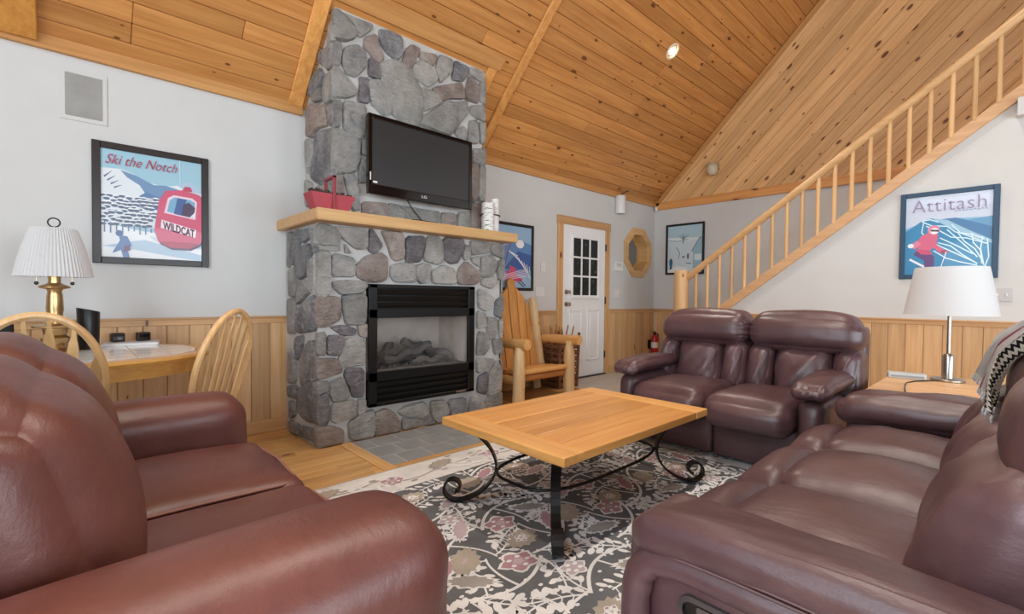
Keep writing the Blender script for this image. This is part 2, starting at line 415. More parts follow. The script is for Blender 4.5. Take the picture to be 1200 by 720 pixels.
trim(1, lambda b: slope_box(b, 1.285, 1.395, 3.2, YW-.02, .022), pine('batten_pine', (224, 164, 96), (200, 134, 66), 1, .3), 'pine trim board on the ceiling along the chimney side')
trim(2, lambda b: slope_box(b, 3.165, 3.255, YRIDGE, YW-.02, .03), MATS['batten_pine'], 'pine batten running up the sloped ceiling right of the chimney')
trim(3, lambda b: slope_box(b, 1.30, 3.0, 3.32, 3.425, .02), M_CEILTRIM, 'pine trim board on the ceiling in front of the chimney top')
trim(4, lambda b: slope_box(b, 2.87, 2.97, 3.36, YW-.02, .018), MATS['batten_pine'], 'pine trim board on the ceiling right of the chimney top')
trim(5, lambda b: slope_box(b, -.62, -.13, YRIDGE, YW-.01, .06), pine('beam_pine', (214, 152, 72), (188, 122, 50), 1, .2), 'wide flat pine beam on the ceiling above the dining table')
trim(6, lambda b: (bx(b, X0, 1.40, YW-.035, YW, HC-.055, HC+.03, .004), bx(b, 2.87, XR, YW-.035, YW, HC-.055, HC+.03, .004)), M_CEILTRIM, 'pine moulding along the eave above the fireplace wall')
# --- gable boards: parallel to the rake, on the far wall
rk = Matrix(((0, 0, -1), (-S2, S2, 0), (S2, S2, 0))).to_4x4()   # columns: along rake (up), across (towards ridge below) , out of wall
nb = 0; GP = {}
for k in range(0, 40):
    # board k occupies perpendicular offset k*WB..(k+1)*WB below the rake; starts at z=HC on the wall top line
    d0, d1 = k*WB, (k+1)*WB
    # points on wall: along u (rake direction) ; the horizontal line z=HC cuts at u = offset (45 degrees)
    def P(u, d): return Vector((XR-.016, YW - u*S2 - d*S2, HC + u*S2 - d*S2))
    y_end = YRIDGE
    u0, u1 = d0, d1                                           # z = HC
    ue0 = (YW-YRIDGE)/S2 - d0; ue1 = (YW-YRIDGE)/S2 - d1       # y = YRIDGE
    if ue1 <= u1: break
    if ue0 > 6.5: pass
    bm = NB(); gp = .0015
    pts = [P(u0, d0+gp), P(ue0, d0+gp), P(ue1, d1-gp), P(u1, d1-gp)]
    M4 = Matrix.Translation(P(u0, d0)) @ Matrix(((0, 0, 1), (-S2, -S2, 0), (S2, -S2, 0))).to_4x4()
    Mi = M4.inverted(); prism(bm, [Mi @ p for p in pts], Mi.to_3x3() @ Vector((.016, 0, 0)))
    bmesh.ops.bevel(bm, geom=[e for e in bm.edges], offset=.003, segments=1, affect='EDGES')
    o = obj('plank', bm, M_GABLE, wall_right); o.matrix_local = M4; nb += 1
bm = NB(); bx(bm, XR-.03, XR, YRIDGE-2, YW-.02, HC-.11, HC+.01, .004); obj('band_board', bm, pine('band_pine', (220, 160, 96), (194, 130, 70), 1, .25), wall_right)
bm = NB(); L = (YW-YRIDGE)/S2
vs = bx(bm, 0, L, 0, .07, 0, .03, .004); M4 = Matrix.Translation((XR-.03, YW-.01, HC+.0)) @ Matrix(((0, 0, 1), (-S2, -S2, 0), (S2, -S2, 0))).to_4x4()
o = obj('rake_trim', bm, M_CEILTRIM, wall_right); o.matrix_local = M4

# --- wainscot: single boards, cap, base
def wainscot(parent, axis, pos, a, b, sgn, z0=0.0, z1=WZ):
    """axis 'x': boards along x on the plane y=pos (room at -y); axis 'y': along y on plane x=pos (room at -x)"""
    t = .016; n = max(1, round((b-a)/.132)); wd = (b-a)/n; proto = None
    for k in range(n):
        c = a+k*wd
        if proto is None:
            bm = NB()
            if axis == 'x': bx(bm, .0015, wd-.0015, -t, 0, z0+.10, z1-.05, .004)
            else: bx(bm, -t, 0, .0015, wd-.0015, z0+.10, z1-.05, .004)
            o = proto = obj('board', bm, M_WAINS, parent)
        else: o = meshcopy('board', proto, parent)
        o.location = (c, pos, 0) if axis == 'x' else (pos, c, 0)
    for nm, p, q, th in (('chair_rail', z1-.055, z1-.012, .024), ('cap', z1-.014, z1, .04), ('baseboard', z0, z0+.105, .022)):
        bm = NB()
        if axis == 'x': bx(bm, a, b, pos-th, pos, p, q, .003)
        else: bx(bm, pos-th, pos, a, b, p, q, .003)
        obj(nm, bm, M_WCAP if axis == 'x' else M_WCAPY, parent)
wainscot(wall_left, 'x', YW, X0, 1.285, -1)
wainscot(wall_left, 'x', YW, 3.02, 4.575, -1)
wainscot(wall_left, 'x', YW, 5.705, XR-.02, -1)
wainscot(wall_right, 'y', XR, 3.0, YW-.02, -1)
wainscot(wall_stair, 'y', XS, -2.6, 2.46, -1)
bm = NB(); prism(bm, [(XS, 2.46, .02), (XS, 2.99, .02), (XS, 2.99, zstr(2.99)-.02), (XS, 2.46, .87)], (-.014, 0, 0)); obj('board', bm, M_WAINS, wall_stair)

# --- door
D0, D1, DH = 4.672, 5.585, 2.045
door = tag(thing('door_1', None, None, ((D0+D1)/2, YW, 0)), 'white entry door with nine small panes and two lower panels', 'door', kind='structure')
M_DOOR = plain('door_paint', (236, 237, 238), .4)
bm = NB(); bx(bm, D0, D1, YW-.02, YW+.02, .012, DH, .003); slab = obj('slab', bm, M_DOOR, door, world=True)
G0, G1, GZ0, GZ1 = D0+.19, D1-.19, 1.12, 1.88
bm = NB()
for (a, b, c, d) in ((G0-.045, G0, GZ0-.045, GZ1+.045), (G1, G1+.045, GZ0-.045, GZ1+.045), (G0, G1, GZ0-.045, GZ0), (G0, G1, GZ1, GZ1+.045)): bx(bm, a, b, YW-.042, YW-.015, c, d, .006)
obj('glazing_frame', bm, M_DOOR, door, world=True)
for k in (1, 2):
    bm = NB(); x = G0+(G1-G0)*k/3; bx(bm, x-.012, x+.012, YW-.038, YW-.018, GZ0, GZ1, .003); obj('muntin', bm, M_DOOR, door, world=True)
    bm = NB(); z = GZ0+(GZ1-GZ0)*k/3; bx(bm, G0, G1, YW-.036, YW-.018, z-.012, z+.012, .003); obj('muntin', bm, M_DOOR, door, world=True)
t = NT('door_glass'); v = t.coords((1, 1, 1)); f = t.noise(v, 16, 5, .7)
t.l(t.ramp(f, [(.42, s2l((12, 15, 16))), (.62, s2l((34, 44, 42))), (.75, s2l((120, 130, 128)))]), t.b.inputs['Base Color']); t.val(t.b, 'Roughness', .08); M_DGLASS = t.m
for i in range(3):
    for j in range(3):
        bm = NB(); w3, h3 = (G1-G0)/3, (GZ1-GZ0)/3; bx(bm, G0+i*w3, G0+(i+1)*w3, YW-.026, YW-.021, GZ0+j*h3, GZ0+(j+1)*h3); obj('pane', bm, M_DGLASS, door, world=True)
for a, b in ((D0+.13, D0+.40), (D1-.40, D1-.13)):
    bm = NB()
    for (p, q, c, d) in ((a, a+.025, .22, .93), (b-.025, b, .22, .93), (a, b, .22, .245), (a, b, .905, .93)): bx(bm, p, q, YW-.032, YW-.015, c, d, .006)
    bx(bm, a+.055, b-.055, YW-.03, YW-.015, .275, .875, .008); obj('panel', bm, M_DOOR, door, world=True)
bm = NB(); 
for nm, z, r_ in (('knob', 1.0, .028), ('deadbolt', 1.16, .024)):
    bm2 = NB(); lathe(bm2, [(.033, 0), (.033, .006), (.014, .012), (.014, .035), (r_, .042), (r_, .062), (.012, .068), (0, .068)], 16)
    for v_ in bm2.verts: v_.co = Vector((D0+.065+v_.co.x, YW-.02-v_.co.z, z+v_.co.y))
    obj(nm, bm2, M_STEEL, door, True, world=True)
bm.free()
for z in (.28, 1.05, 1.80):
    bm = NB(); bx(bm, D1-.006, D1+.014, YW-.036, YW-.02, z-.05, z+.05, .003); obj('hinge', bm, M_BLACKM, door, world=True)
for (a, b, c, d) in ((D0-.10, D0-.005, 0, DH), (D1+.005, D1+.10, 0, DH), (D0-.115, D1+.115, DH, DH+.105)):
    bm = NB(); bx(bm, a, b, YW-.03 - (.004 if c else 0), YW, c, d, .004); obj('casing', bm, M_WCAPZ if not c else M_WCAP, door, world=True)
bm = NB(); bx(bm, D0, D1, YW-.06, YW, 0, .014, .003); obj('sill', bm, M_BLACKM, door, world=True)

# --- octagon window
win = tag(thing('window_1', None, None, (OC[0], YW, OC[1]-.38)), 'deep octagonal window trimmed in pine beside the corner', 'window', kind='structure')
def ring8(bm, r0, r1, y0, y1):
    a, b = octo(r0, y0), octo(r1, y0); c, d = octo(r0, y1), octo(r1, y1)
    V = lambda P: [bm.verts.new(p) for p in P]
    a, b, c, d = V(a), V(b), V(c), V(d)
    for k in range(8):
        j = (k+1) % 8
        bm.faces.new((a[k], a[j], b[j], b[k])); bm.faces.new((c[k], d[k], d[j], c[j])); bm.faces.new((b[k], b[j], d[j], d[k])); bm.faces.new((a[k], c[k], c[j], a[j]))
for k in range(8):
    bm = NB(); a, b = octo(.275, YW-.024), octo(.378, YW-.024); j = (k+1) % 8
    prism(bm, [a[k], b[k], b[j], a[j]], (0, .024, 0)); bmesh.ops.bevel(bm, geom=bm.edges[:], offset=.003, segments=1, affect='EDGES'); obj('casing', bm, M_MANTEL, win, world=True)
    bm = NB(); a = octo(.278, YW-.02); b = octo(.298, YW-.02); prism(bm, [a[k], b[k], b[j], a[j]], (0, .20, 0)); obj('reveal', bm, M_MANTELY, win, world=True)
bm = NB(); prism(bm, octo(.279, YW+.165), (0, .008, 0)); obj('pane', bm, plain('octagon_glass', (128, 134, 138), .12), win, world=True)
bm = NB(); ring8(bm, .235, .28, YW+.145, YW+.17); obj('sash', bm, M_MANTEL, win, world=True)

# ------------------------------------------------------------------ FIREPLACE
FX0, FX1, FY, FZ = 1.245, 3.02, 3.34, 1.60            # lower stone box
CX0, CX1, CY = 1.40, 2.86, 3.43                       # chimney breast
ST = .03
fp = thing('fireplace', 'floor to ceiling grey fieldstone fireplace with pine mantel and black gas insert', 'fireplace', ((FX0+FX1)/2, 3.7, 0))
M_MORTAR = plain('mortar', (190, 188, 185), .95, var=.10, bump=.8, bscale=45, spec=.15)
IX0, IX1, IZ0, IZ1 = 1.636, 2.649, .24, 1.178
bm = NB()
bx(bm, FX0+ST, IX0, FY+ST, YW, 0, FZ); bx(bm, IX1, FX1-ST, FY+ST, YW, 0, FZ); bx(bm, IX0, IX1, FY+ST, YW, 0, IZ0); bx(bm, IX0, IX1, FY+ST, YW, IZ1, FZ); bx(bm, IX0, IX1, FY+.62, YW, IZ0, IZ1)
obj('lower_core', bm, M_MORTAR, fp, world=True)
zc = lambda y: HC+YW-y
bm = NB(); prism(bm, [(CX0+ST, YW, FZ+.05), (CX0+ST, CY+ST, FZ+.05), (CX0+ST, CY+ST, zc(CY+ST)), (CX0+ST, YW, zc(YW))], (CX1-CX0-2*ST, 0, 0)); obj('chimney_core', bm, M_MORTAR, fp, world=True)
SM = {'g': stonemat('stone_grey', (140, 139, 138), (164, 162, 159), (186, 183, 179)),
      'd': stonemat('stone_dark', (112, 113, 117), (136, 136, 139), (162, 161, 162)),
      'p': stonemat('stone_purple', (108, 103, 107), (132, 126, 130), (158, 152, 155)),
      'r': stonemat('stone_rose', (146, 131, 124), (168, 153, 146), (186, 174, 166)),
      't': stonemat('stone_tan', (150, 147, 142), (172, 169, 164), (190, 187, 182))}
def stone(pts2, to3, kind, nrm, depth):
    """pts2: outline on the face in metres; to3(u,v,h) lifts it, h = how proud of the mortar"""
    P = [Vector(p) for p in pts2]
    A = sum(a.x*b.y-b.x*a.y for a, b in zip(P, P[1:]+P[:1]))/2
    if abs(A) < 2e-4: return
    if A < 0: P = P[::-1]
    P = chaikin(P, 1); c = sum(P, Vector((0, 0)))/len(P); sd = random.random()*50
    rad = math.sqrt(abs(A)); bm = NB(); rings = []
    for k, (s_, h) in enumerate(((1.10, -.004), (1.09, depth*.55), (1.01, depth*.92), (.68, depth*1.0))):
        ring = []
        for p in P:
            q = c+(p-c)*s_; n_ = noise.noise(Vector((q.x*9+sd, q.y*9, k*.7)))
            ring.append(bm.verts.new(to3(q.x, q.y, h + (n_*depth*.34 if k > 1 else 0))))
        rings.append(ring)
    n = len(P)
    for a, b in zip(rings, rings[1:]):
        for j in range(n): bm.faces.new((a[j], a[(j+1) % n], b[(j+1) % n], b[j]))
    cv = bm.verts.new(to3(c.x, c.y, depth*(1.0+.25*noise.noise(Vector((sd, 3, 1))))))
    for j in range(n): bm.faces.new((rings[-1][j], rings[-1][(j+1) % n], cv))
    o = obj('stone', bm, SM[kind], fp, world=True); me = o.data
    me.polygons.foreach_set('use_smooth', [True]*len(me.polygons)); me.set_sharp_from_angle(angle=math.radians(38))
def front(Y): return lambda u, v, h: Vector((u, Y+ST-h, v))
def side(X, s=1): return lambda u, v, h: Vector((X+s*(ST-h), u, v))
cropA = lambda x, y: (330+x*.18056, y*.18056)
cropB = lambda x, y: (450+x*.18056, 30+y*.18056)
cropC = lambda x, y: (340+x*.1943, 110+y*.1943)
cropD = lambda x, y: (325+x*.1943, 250+y*.1943)
cropE = lambda x, y: (325+x*.1943, 390+y*.1943)
cropF = lambda x, y: (430+x*.14167, 255+y*.14167)
cropG = lambda x, y: (410+x*.15833, 440+y*.15833)
cropH = lambda x, y: (540+x*.2917, 270+y*.2917)
cropI = lambda x, y: (330+x*.24167, 120+y*.24167)
PX = lambda x, y: (x, y)
UP_FRONT = [
 (cropA, 't', '335,60 375,60 440,125 490,190 480,240 420,260 335,235'), (cropA, 'g', '400,80 470,110 590,150 590,185 520,235 490,215 480,150'),
 (PX, 'd', '446,34.5 458,36 472,43 472.6,63 466,69.5 455,61 447.5,50'), (cropA, 'r', '550,240 620,220 640,300 670,370 640,405 600,380 580,340 540,310'),
 (cropA, 'g', '430,300 500,290 550,345 550,430 490,490 430,470 400,400 400,340'), (cropA, 'p', '575,370 640,410 650,490 630,510 570,485'),
 (cropA, 'g', '332,260 385,275 390,330 380,425 332,410'), (cropA, 't', '332,425 380,440 490,575 485,610 430,630 332,620'),
 (cropA, 'p', '510,500 570,505 585,590 570,665 500,650 515,570'), (PX, 'g', '432,94 446,93.5 462,131 450,134 436,120'),
 (PX, 't', '447,75 462,70.5 477,76.5 492,99 496.5,123 492,147 463.5,135 456,114 448.5,93'),
 (cropB, 'r', '150,150 185,120 245,150 180,280 125,235'), (cropB, 'r', '245,165 345,185 350,220 320,260 240,205'), (cropB, 't', '200,260 240,225 330,275 350,350 290,395 200,320'),
 (cropB, 't', '375,190 450,220 445,300 375,365 345,290 355,215'), (cropB, 'd', '470,225 550,265 555,310 515,360 450,345 460,280'), (cropB, 't', '560,270 600,275 660,310 660,380 600,340 565,310'),
 (cropB, 'r', '560,325 615,390 620,500 535,475 540,400'), (cropB, 't', '620,375 665,385 665,505 625,480'), (cropB, 'r', '330,400 500,370 525,430 520,475 430,470 385,490 340,450'),
 (cropB, 't', '255,400 310,420 385,490 280,550 260,520'), (cropB, 't', '400,500 445,490 480,600 490,640 430,710 250,640 265,590'), (cropB, 'g', '450,500 545,490 550,570 490,640 460,590'),
 (cropB, 't', '570,520 660,515 660,620 610,600 570,570'), (cropB, 'g', '560,620 610,615 620,760 550,760'), (cropB, 't', '625,625 665,640 665,760 630,760'), (cropB, 'g', '465,690 520,650 545,690 535,760 500,740'),
 (cropI, 'g', '930,225 990,225 985,300 930,290'), (cropI, 'r', '925,295 960,305 955,470 925,480'), (cropI, 't', '962,310 995,300 988,480 957,470'), (cropI, 'r', '925,490 985,495 980,640 915,640'),
 (cropI, 'r', '400,480 520,490 520,565 400,555'), (cropI, 't', '525,490 580,500 650,585 525,570'), (cropI, 't', '590,500 700,520 770,530 770,600 660,585 600,520'), (cropI, 'r', '780,535 850,540 850,620 780,605'), (cropI, 't', '858,540 912,530 910,640 858,630'),
 (cropC, 'g', '256,40 310,40 305,190 256,200'), (cropC, 'g', '325,40 465,70 455,250 420,270 335,225'), (cropC, 't', '256,210 300,215 420,280 415,400 390,470 256,470'),
 (cropC, 'g', '440,270 470,280 470,370 435,360'), (cropC, 'g', '440,390 470,395 465,530 420,530 418,440'), (cropC, 'g', '330,490 400,490 415,600 430,690 380,700 350,580'), (cropC, 'r', '260,490 320,490 335,680 260,690'),
 (PX, 'g', '436,142 470,148 474,180 438,178'), (PX, 't', '476,150 512,160 508,188 478,182'), (PX, 'g', '516,162 548,170 548,198 514,190'), (PX, 'd', '438,184 470,186 466,222 438,220'), (PX, 'r', '474,188 508,194 510,228 472,224'), (PX, 'g', '514,196 546,204 546,236 514,230')]
LOW_FRONT = [
 (cropD, 't', '250,60 330,75 385,130 375,195 275,190 245,150'), (cropD, 't', '350,80 545,100 545,210 480,215 400,150'), (cropD, 't', '255,198 380,198 380,230 260,218'), (cropD, 'g', '410,180 450,240 412,240'),
 (cropD, 't', '230,250 290,230 325,250 320,480 290,505 230,490'), (cropD, 'g', '345,240 460,270 475,300 470,380 335,380'), (cropD, 'g', '345,415 400,405 530,410 545,440 510,480 390,490 350,450'),
 (cropD, 'r', '232,505 375,510 390,560 385,640 300,685 232,680'), (cropD, 'g', '400,495 540,490 535,640 520,670 420,670 405,580'), (PX, 'p', '388,384 404,381 418,386 417,393 404,394'), (PX, 'r', '420,382 431,379 431,396 422,394'),
 (cropE, 'g', '230,10 295,0 295,135 230,130'), (cropE, 'p', '310,20 405,20 405,70 370,140 305,130'), (cropE, 't', '420,40 530,45 530,190 410,210 375,175'), (cropE, 'r', '240,165 370,160 395,220 390,245 260,285 240,270'),
 (cropE, 'p', '420,225 525,220 525,385 460,390 440,330 410,270'), (cropE, 'g', '330,300 400,270 435,350 435,400 340,420 325,370'), (cropE, 't', '335,430 480,410 480,510 335,550'), (cropE, 'g', '490,410 540,405 535,480 490,505'),
 (cropE, 'g', '232,300 320,300 315,360 260,375 232,395'), (cropE, 'd', '232,405 300,372 315,380 315,550 232,555'), (cropE, 'r', '232,580 320,570 400,590 400,670 300,705 232,690'),
 (cropG, 'g', '0,360 100,290 180,260 185,400 165,480 50,490 10,470'), (cropG, 'r', '190,290 270,255 330,280 375,350 375,430 250,450 185,470'), (cropG, 't', '370,270 430,230 560,200 595,290 560,330 480,310 390,300'),
 (cropG, 'g', '400,320 480,325 525,360 500,405 395,425'), (cropG, 'g', '560,350 610,335 640,365 560,390'), (cropG, 't', '605,200 710,190 740,270 700,330 660,360 620,320'), (cropG, 'd', '740,190 860,170 870,240 860,320 760,340'),
 (cropG, 'g', '900,170 940,150 1000,210 1000,290 890,310'), (cropG, 'g', '1010,180 1130,120 1140,230 1010,280'),
 (cropF, 'p', '30,90 60,75 140,230 70,300 20,270'), (cropF, 'r', '130,120 200,90 300,130 315,330 250,355 210,330 180,230'), (cropF, 'p', '340,160 480,160 490,250 450,360 340,370 330,300'),
 (cropF, 't', '510,160 600,150 635,220 635,360 590,385 480,350'), (cropF, 'p', '645,165 800,180 810,240 760,370 700,380 640,330'), (cropF, 't', '815,230 855,235 860,330 820,355 800,330'),
 (cropF, 't', '870,190 1025,190 1025,290 880,310 865,250'), (cropF, 'g', '1035,220 1140,215 1140,340 1040,300'), (PX, 'r', '418.5,313 430,301 447,297 454,303 454,326 447,330 432,330 421,324'),
 (cropF, 'g', '215,400 300,375 400,390 415,500 400,535 240,530 205,480'), (cropF, 'g', '415,400 480,380 535,400 510,530 450,545 415,500'), (cropF, 't', '545,450 640,395 730,430 745,540 700,550 560,545'),
 (cropF, 'r', '770,430 830,365 940,450 945,520 900,555 765,550'), (cropF, 't', '870,340 940,320 935,410 880,370'), (cropF, 'g', '955,330 1040,310 1090,380 1060,470 980,495 950,480'), (cropF, 't', '1100,360 1140,350 1140,480 1100,520 1085,440'), (cropF, 't', '960,510 1070,490 1090,540 1040,590 960,560'),
 (cropH, 'g', '75,235 130,265 130,290 105,325 75,310'), (cropH, 'd', '145,285 172,265 172,320 160,350 140,340'), (cropH, 'g', '70,325 105,335 105,390 70,395'), (cropH, 't', '112,350 150,355 145,430 118,440 110,400'), (cropH, 't', '155,365 174,355 174,430 160,430'),
 (cropH, 'g', '75,410 112,415 120,470 100,500 68,500'), (cropH, 'g', '130,440 174,440 172,490 140,500'), (cropH, 'g', '70,515 140,520 112,560 70,575'), (cropH, 'd', '75,590 112,572 105,660 70,650'), (cropH, 'g', '118,580 150,525 170,560 165,650 112,665')]
UP_SIDE = [
 (cropA, 'g', '295,180 330,120 330,250 305,270 285,300'), (cropA, 'g', '262,345 322,268 322,410 290,450 262,420'), (cropA, 'p', '240,325 258,315 252,420 236,390'), (cropA, 'd', '230,440 260,485 248,530 190,630 165,600 190,510'),
 (cropA, 'g', '270,500 325,440 325,640 262,670 255,590'), (cropA, 'g', '240,560 246,650 190,660 196,630'), (cropC, 'r', '105,60 190,70 210,185 150,205 125,255 95,250 92,130'), (cropC, 'g', '205,60 250,60 250,195 222,185'),
 (cropC, 'd', '145,240 250,215 250,470 240,540 165,540 115,500 132,380'), (cropC, 'g', '88,275 130,292 125,370 96,480 88,400'), (cropC, 't', '86,520 120,545 125,660 88,680'), (cropC, 'g', '135,560 245,550 245,690 145,690')]
LOW_SIDE = [
 (cropD, 'g', '60,115 82,130 62,310 52,320 52,150'), (cropD, 'd', '92,105 130,112 112,240 78,310 74,290'), (cropD, 'd', '140,100 180,90 180,150 140,180 135,150'), (cropD, 'd', '110,235 170,182 190,240 165,370 120,395 102,350'),
 (cropD, 'g', '188,95 226,85 226,190 202,190'), (cropD, 'd', '188,198 224,205 224,240 208,238'), (cropD, 'g', '58,345 108,322 118,420 90,505 62,495'), (cropD, 'g', '130,410 170,398 185,468 112,550 108,520'),
 (cropD, 'g', '182,290 222,255 222,490 192,470 180,400'), (cropD, 'd', '110,590 212,492 222,700 105,720'), (cropD, 'g', '50,520 95,532 95,720 50,720'),
 (cropE, 'd', '100,30 140,20 130,140 108,168 97,100'), (cropE, 'g', '54,95 95,172 95,298 54,298'), (cropE, 'g', '118,180 165,62 200,60 172,250 175,288 128,322'), (cropE, 'g', '195,132 222,140 222,280 192,270'), (cropE, 'd', '58,322 105,325 105,398 58,388'),
 (cropE, 'd', '116,342 185,302 222,302 222,540 160,530 108,470'), (cropE, 'd', '58,412 84,422 94,500 62,520'), (cropE, 'd', '58,530 118,562 118,620 62,600'), (cropE, 'd', '125,562 212,592 208,655 132,630')]
def poly(s): return [tuple(float(a) for a in p.split(',')) for p in s.split()]
clampf = lambda v, a, b: max(a, min(b, v))
for crop, kd, s_ in UP_FRONT:
    P = [onY(*crop(*q), CY) for q in poly(s_)]
    stone([(clampf(p.x, CX0+.012, CX1-.008), clampf(p.z, FZ+.085, zc(CY)-.015)) for p in P], front(CY), kd, None, random.uniform(.026, .042))
for crop, kd, s_ in LOW_FRONT:
    P = [onY(*crop(*q), FY) for q in poly(s_)]
    stone([(clampf(p.x, FX0+.012, FX1-.008), clampf(p.z, .012, FZ-.012)) for p in P], front(FY), kd, None, random.uniform(.026, .042))
for crop, kd, s_ in UP_SIDE:
    P = [onX(*crop(*q), CX0) for q in poly(s_)]
    pp = [(clampf(p.y, CY+.012, YW-.015), clampf(p.z, FZ+.085, zc(max(p.y, CY))-.03)) for p in P]
    stone(pp, side(CX0), kd, None, random.uniform(.024, .036)); stone(pp, side(CX1, -1), kd, None, random.uniform(.024, .036))
for crop, kd, s_ in LOW_SIDE:
    P = [onX(*crop(*q), FX0) for q in poly(s_)]
    pp = [(clampf(p.y, FY+.012, YW-.03), clampf(p.z, .012, FZ-.012)) for p in P]
    stone(pp, side(FX0), kd, None, random.uniform(.024, .036)); stone(pp, side(FX1, -1), kd, None, random.uniform(.024, .036))
bm = NB(); prism(bm, [(1.205, YW, FZ), (1.205, 3.2, FZ), (3.065, 3.2, FZ), (3.065, YW, FZ)], (0, 0, .08)); bmesh.ops.bevel(bm, geom=bm.edges[:], offset=.006, segments=2, affect='EDGES'); obj('mantel', bm, M_MANTEL, fp, world=True)
# gas insert
fb = bpy.data.objects.new('firebox', None); fb.empty_display_size = .05; C.objects.link(fb); fb.parent = fp; fb.location = -Vector(fp.location)
def fpart(nm, bm, mat, sm=False): return obj(nm, bm, mat, fb, sm)
YI = FY-.022
bm = NB()
for (a, b, c, d) in ((IX0, IX0+.07, IZ0, IZ1), (IX1-.07, IX1, IZ0, IZ1), (IX0, IX1, IZ0, IZ0+.03), (IX0, IX1, IZ1-.03, IZ1), (IX0, IX1, IZ1-.26, IZ1-.19), (IX0, IX1, IZ0+.19, IZ0+.265)): bx(bm, a, b, YI, YI+.03, c, d, .004)
fpart('surround', bm, M_BLACKM)
for z0_, z1_, n in ((IZ1-.185, IZ1-.035, 3), (IZ0+.035, IZ0+.185, 3)):
    for k in range(n):
        z = z0_+(z1_-z0_)*(k+.5)/n; bm = NB(); box(bm, ((IX0+IX1)/2, YI+.022, z), (IX1-IX0-.13, .008, (z1_-z0_)/n*.86), .002, Matrix.Rotation(.38, 3, 'X')); fpart('louver', bm, M_BLACKM)
GX0, GX1, GZ0_, GZ1_ = IX0+.07, IX1-.07, IZ0+.265, IZ1-.26
for a, b in ((IZ0+.02, IZ0+.2), (IZ1-.2, IZ1-.02)):
    bm = NB(); bx(bm, IX0+.01, IX1-.01, FY+.045, FY+.05, a, b); fpart('vent_back', bm, M_BLACK)
bm = NB(); bx(bm, IX0+.02, IX1-.02, FY+.055, FY+.5, GZ0_-.04, GZ0_-.0); fpart('firebox_floor', bm, plain('ember_bed', (120, 114, 108), .9, var=.3, bump=.8))
M_BRICK = plain('firebrick_panel', (206, 192, 182), .85, var=.12)
for (a, b, c, d) in ((IX0+.02, IX1-.02, FY+.46, FY+.50), (IX0+.02, IX0+.06, FY+.055, FY+.48), (IX1-.06, IX1-.02, FY+.055, FY+.48)):
    bm = NB(); bx(bm, a, b, c, d, GZ0_, GZ1_+.06); fpart('liner_panel', bm, M_BRICK)
bm = NB(); bx(bm, IX0+.02, IX1-.02, FY+.055, FY+.5, GZ1_+.03, GZ1_+.06); fpart('liner_top', bm, M_BLACKM)
for k, (xa, ya, za, xb, yb, zb, r_) in enumerate(((1.78, 3.58, .56, 2.50, 3.66, .56, .05), (1.85, 3.50, .55, 2.30, 3.52, .66, .042), (2.05, 3.54, .70, 2.52, 3.52, .55, .045), (1.74, 3.48, .54, 2.0, 3.64, .68, .036), (2.1, 3.48, .54, 2.48, 3.46, .54, .034))):
    bm = NB(); N = 12; path = [Vector((xa, ya, za)).lerp(Vector((xb, yb, zb)), i/(N-1)) + Vector((0, 0, .015*math.sin(i*1.3+k))) for i in range(N)]
    tube(bm, path, [r_*(.85+.25*noise.noise(Vector((i*.7, k*3, 1)))) for i in range(N)], 9)
    for v_ in bm.verts: v_.co += noise.noise_vector(v_.co*28)*.008
    fpart('ceramic_log', bm, plain('ceramic_log', (96, 91, 88), .9, var=.75, bump=1, bscale=40), True)
bm = NB(); 
for k in range(60):
    x, y_ = random.uniform(1.75, 2.55), random.uniform(3.44, 3.52); bmesh.ops.create_icosphere(bm, subdivisions=1, radius=random.uniform(.01, .02), matrix=Matrix.Translation((x, y_, .515)))
tag(fpart('embers', bm, plain('ember_chunks', (92, 86, 82), .95, var=.5)), kind='stuff')
t = NT('fire_glass'); t.val(t.b, 'Roughness', .04); t.b.inputs['Base Color'].default_value = (.9, .9, .9, 1); t.val(t.b, 'Transmission Weight', 1); t.val(t.b, 'IOR', 1.45); t.val(t.b, 'Alpha', .18); t.val(t.b, 'Specular IOR Level', .8)
bm = NB(); bx(bm, GX0-.02, GX1+.02, FY+.012, FY+.016, GZ0_-.02, GZ1_+.02); fpart('glass', bm, t.m)
bm = NB(); bx(bm, IX1-.20, IX1-.10, YI-.002, YI+.002, IZ0+.012, IZ0+.024); fpart('maker_plate', bm, M_STEEL)

# hearth
h_ = thing('hearth', 'flush grey slate tile hearth on the floor before the fireplace', 'hearth', (2.13, 3.0, 0))
HX0, HX1, HY0, HY1 = 1.50, 2.76, 2.70, 3.322
bm = NB(); bx(bm, HX0, HX1, HY0, HY1, .0, .004); obj('grout_bed', bm, plain('grout', (192, 190, 186), .9), h_, world=True)
M_SLATE = plain('slate_tile', (146, 149, 151), .42, var=.12, bump=.35, bscale=25)
rows = [.16, .215, .215]; yy = HY1
# rows of running-bond tiles
yrow = [HY1-.03]; 
for k in range(3):
    y1_ = HY1 - k*.215; y0_ = HY1-(k+1)*.215; x = HX0 - (.0 if k % 2 else .10)
    while x < HX1-.005:
        x1_ = min(x+.21, HX1); xa = max(x, HX0)
        if x1_-xa > .02:
            bm = NB(); bx(bm, xa+.0045, x1_-.0045, y0_+.0045, y1_-.0045, .001, .0075, .002); obj('tile', bm, M_SLATE, h_, world=True)
        x += .21
for (a, b, c, d, mt) in ((HX0-.085, HX0, HY0-.06, HY1, M_FLOORY), (HX1, HX1+.085, HY0-.06, HY1, M_FLOORY), (HX0-.0, HX1, HY0-.06, HY0, M_FLOOR)):
    bm = NB(); bx(bm, a, b, c, d, .0, .008, .003); obj('border_board', bm, mt, h_, world=True)

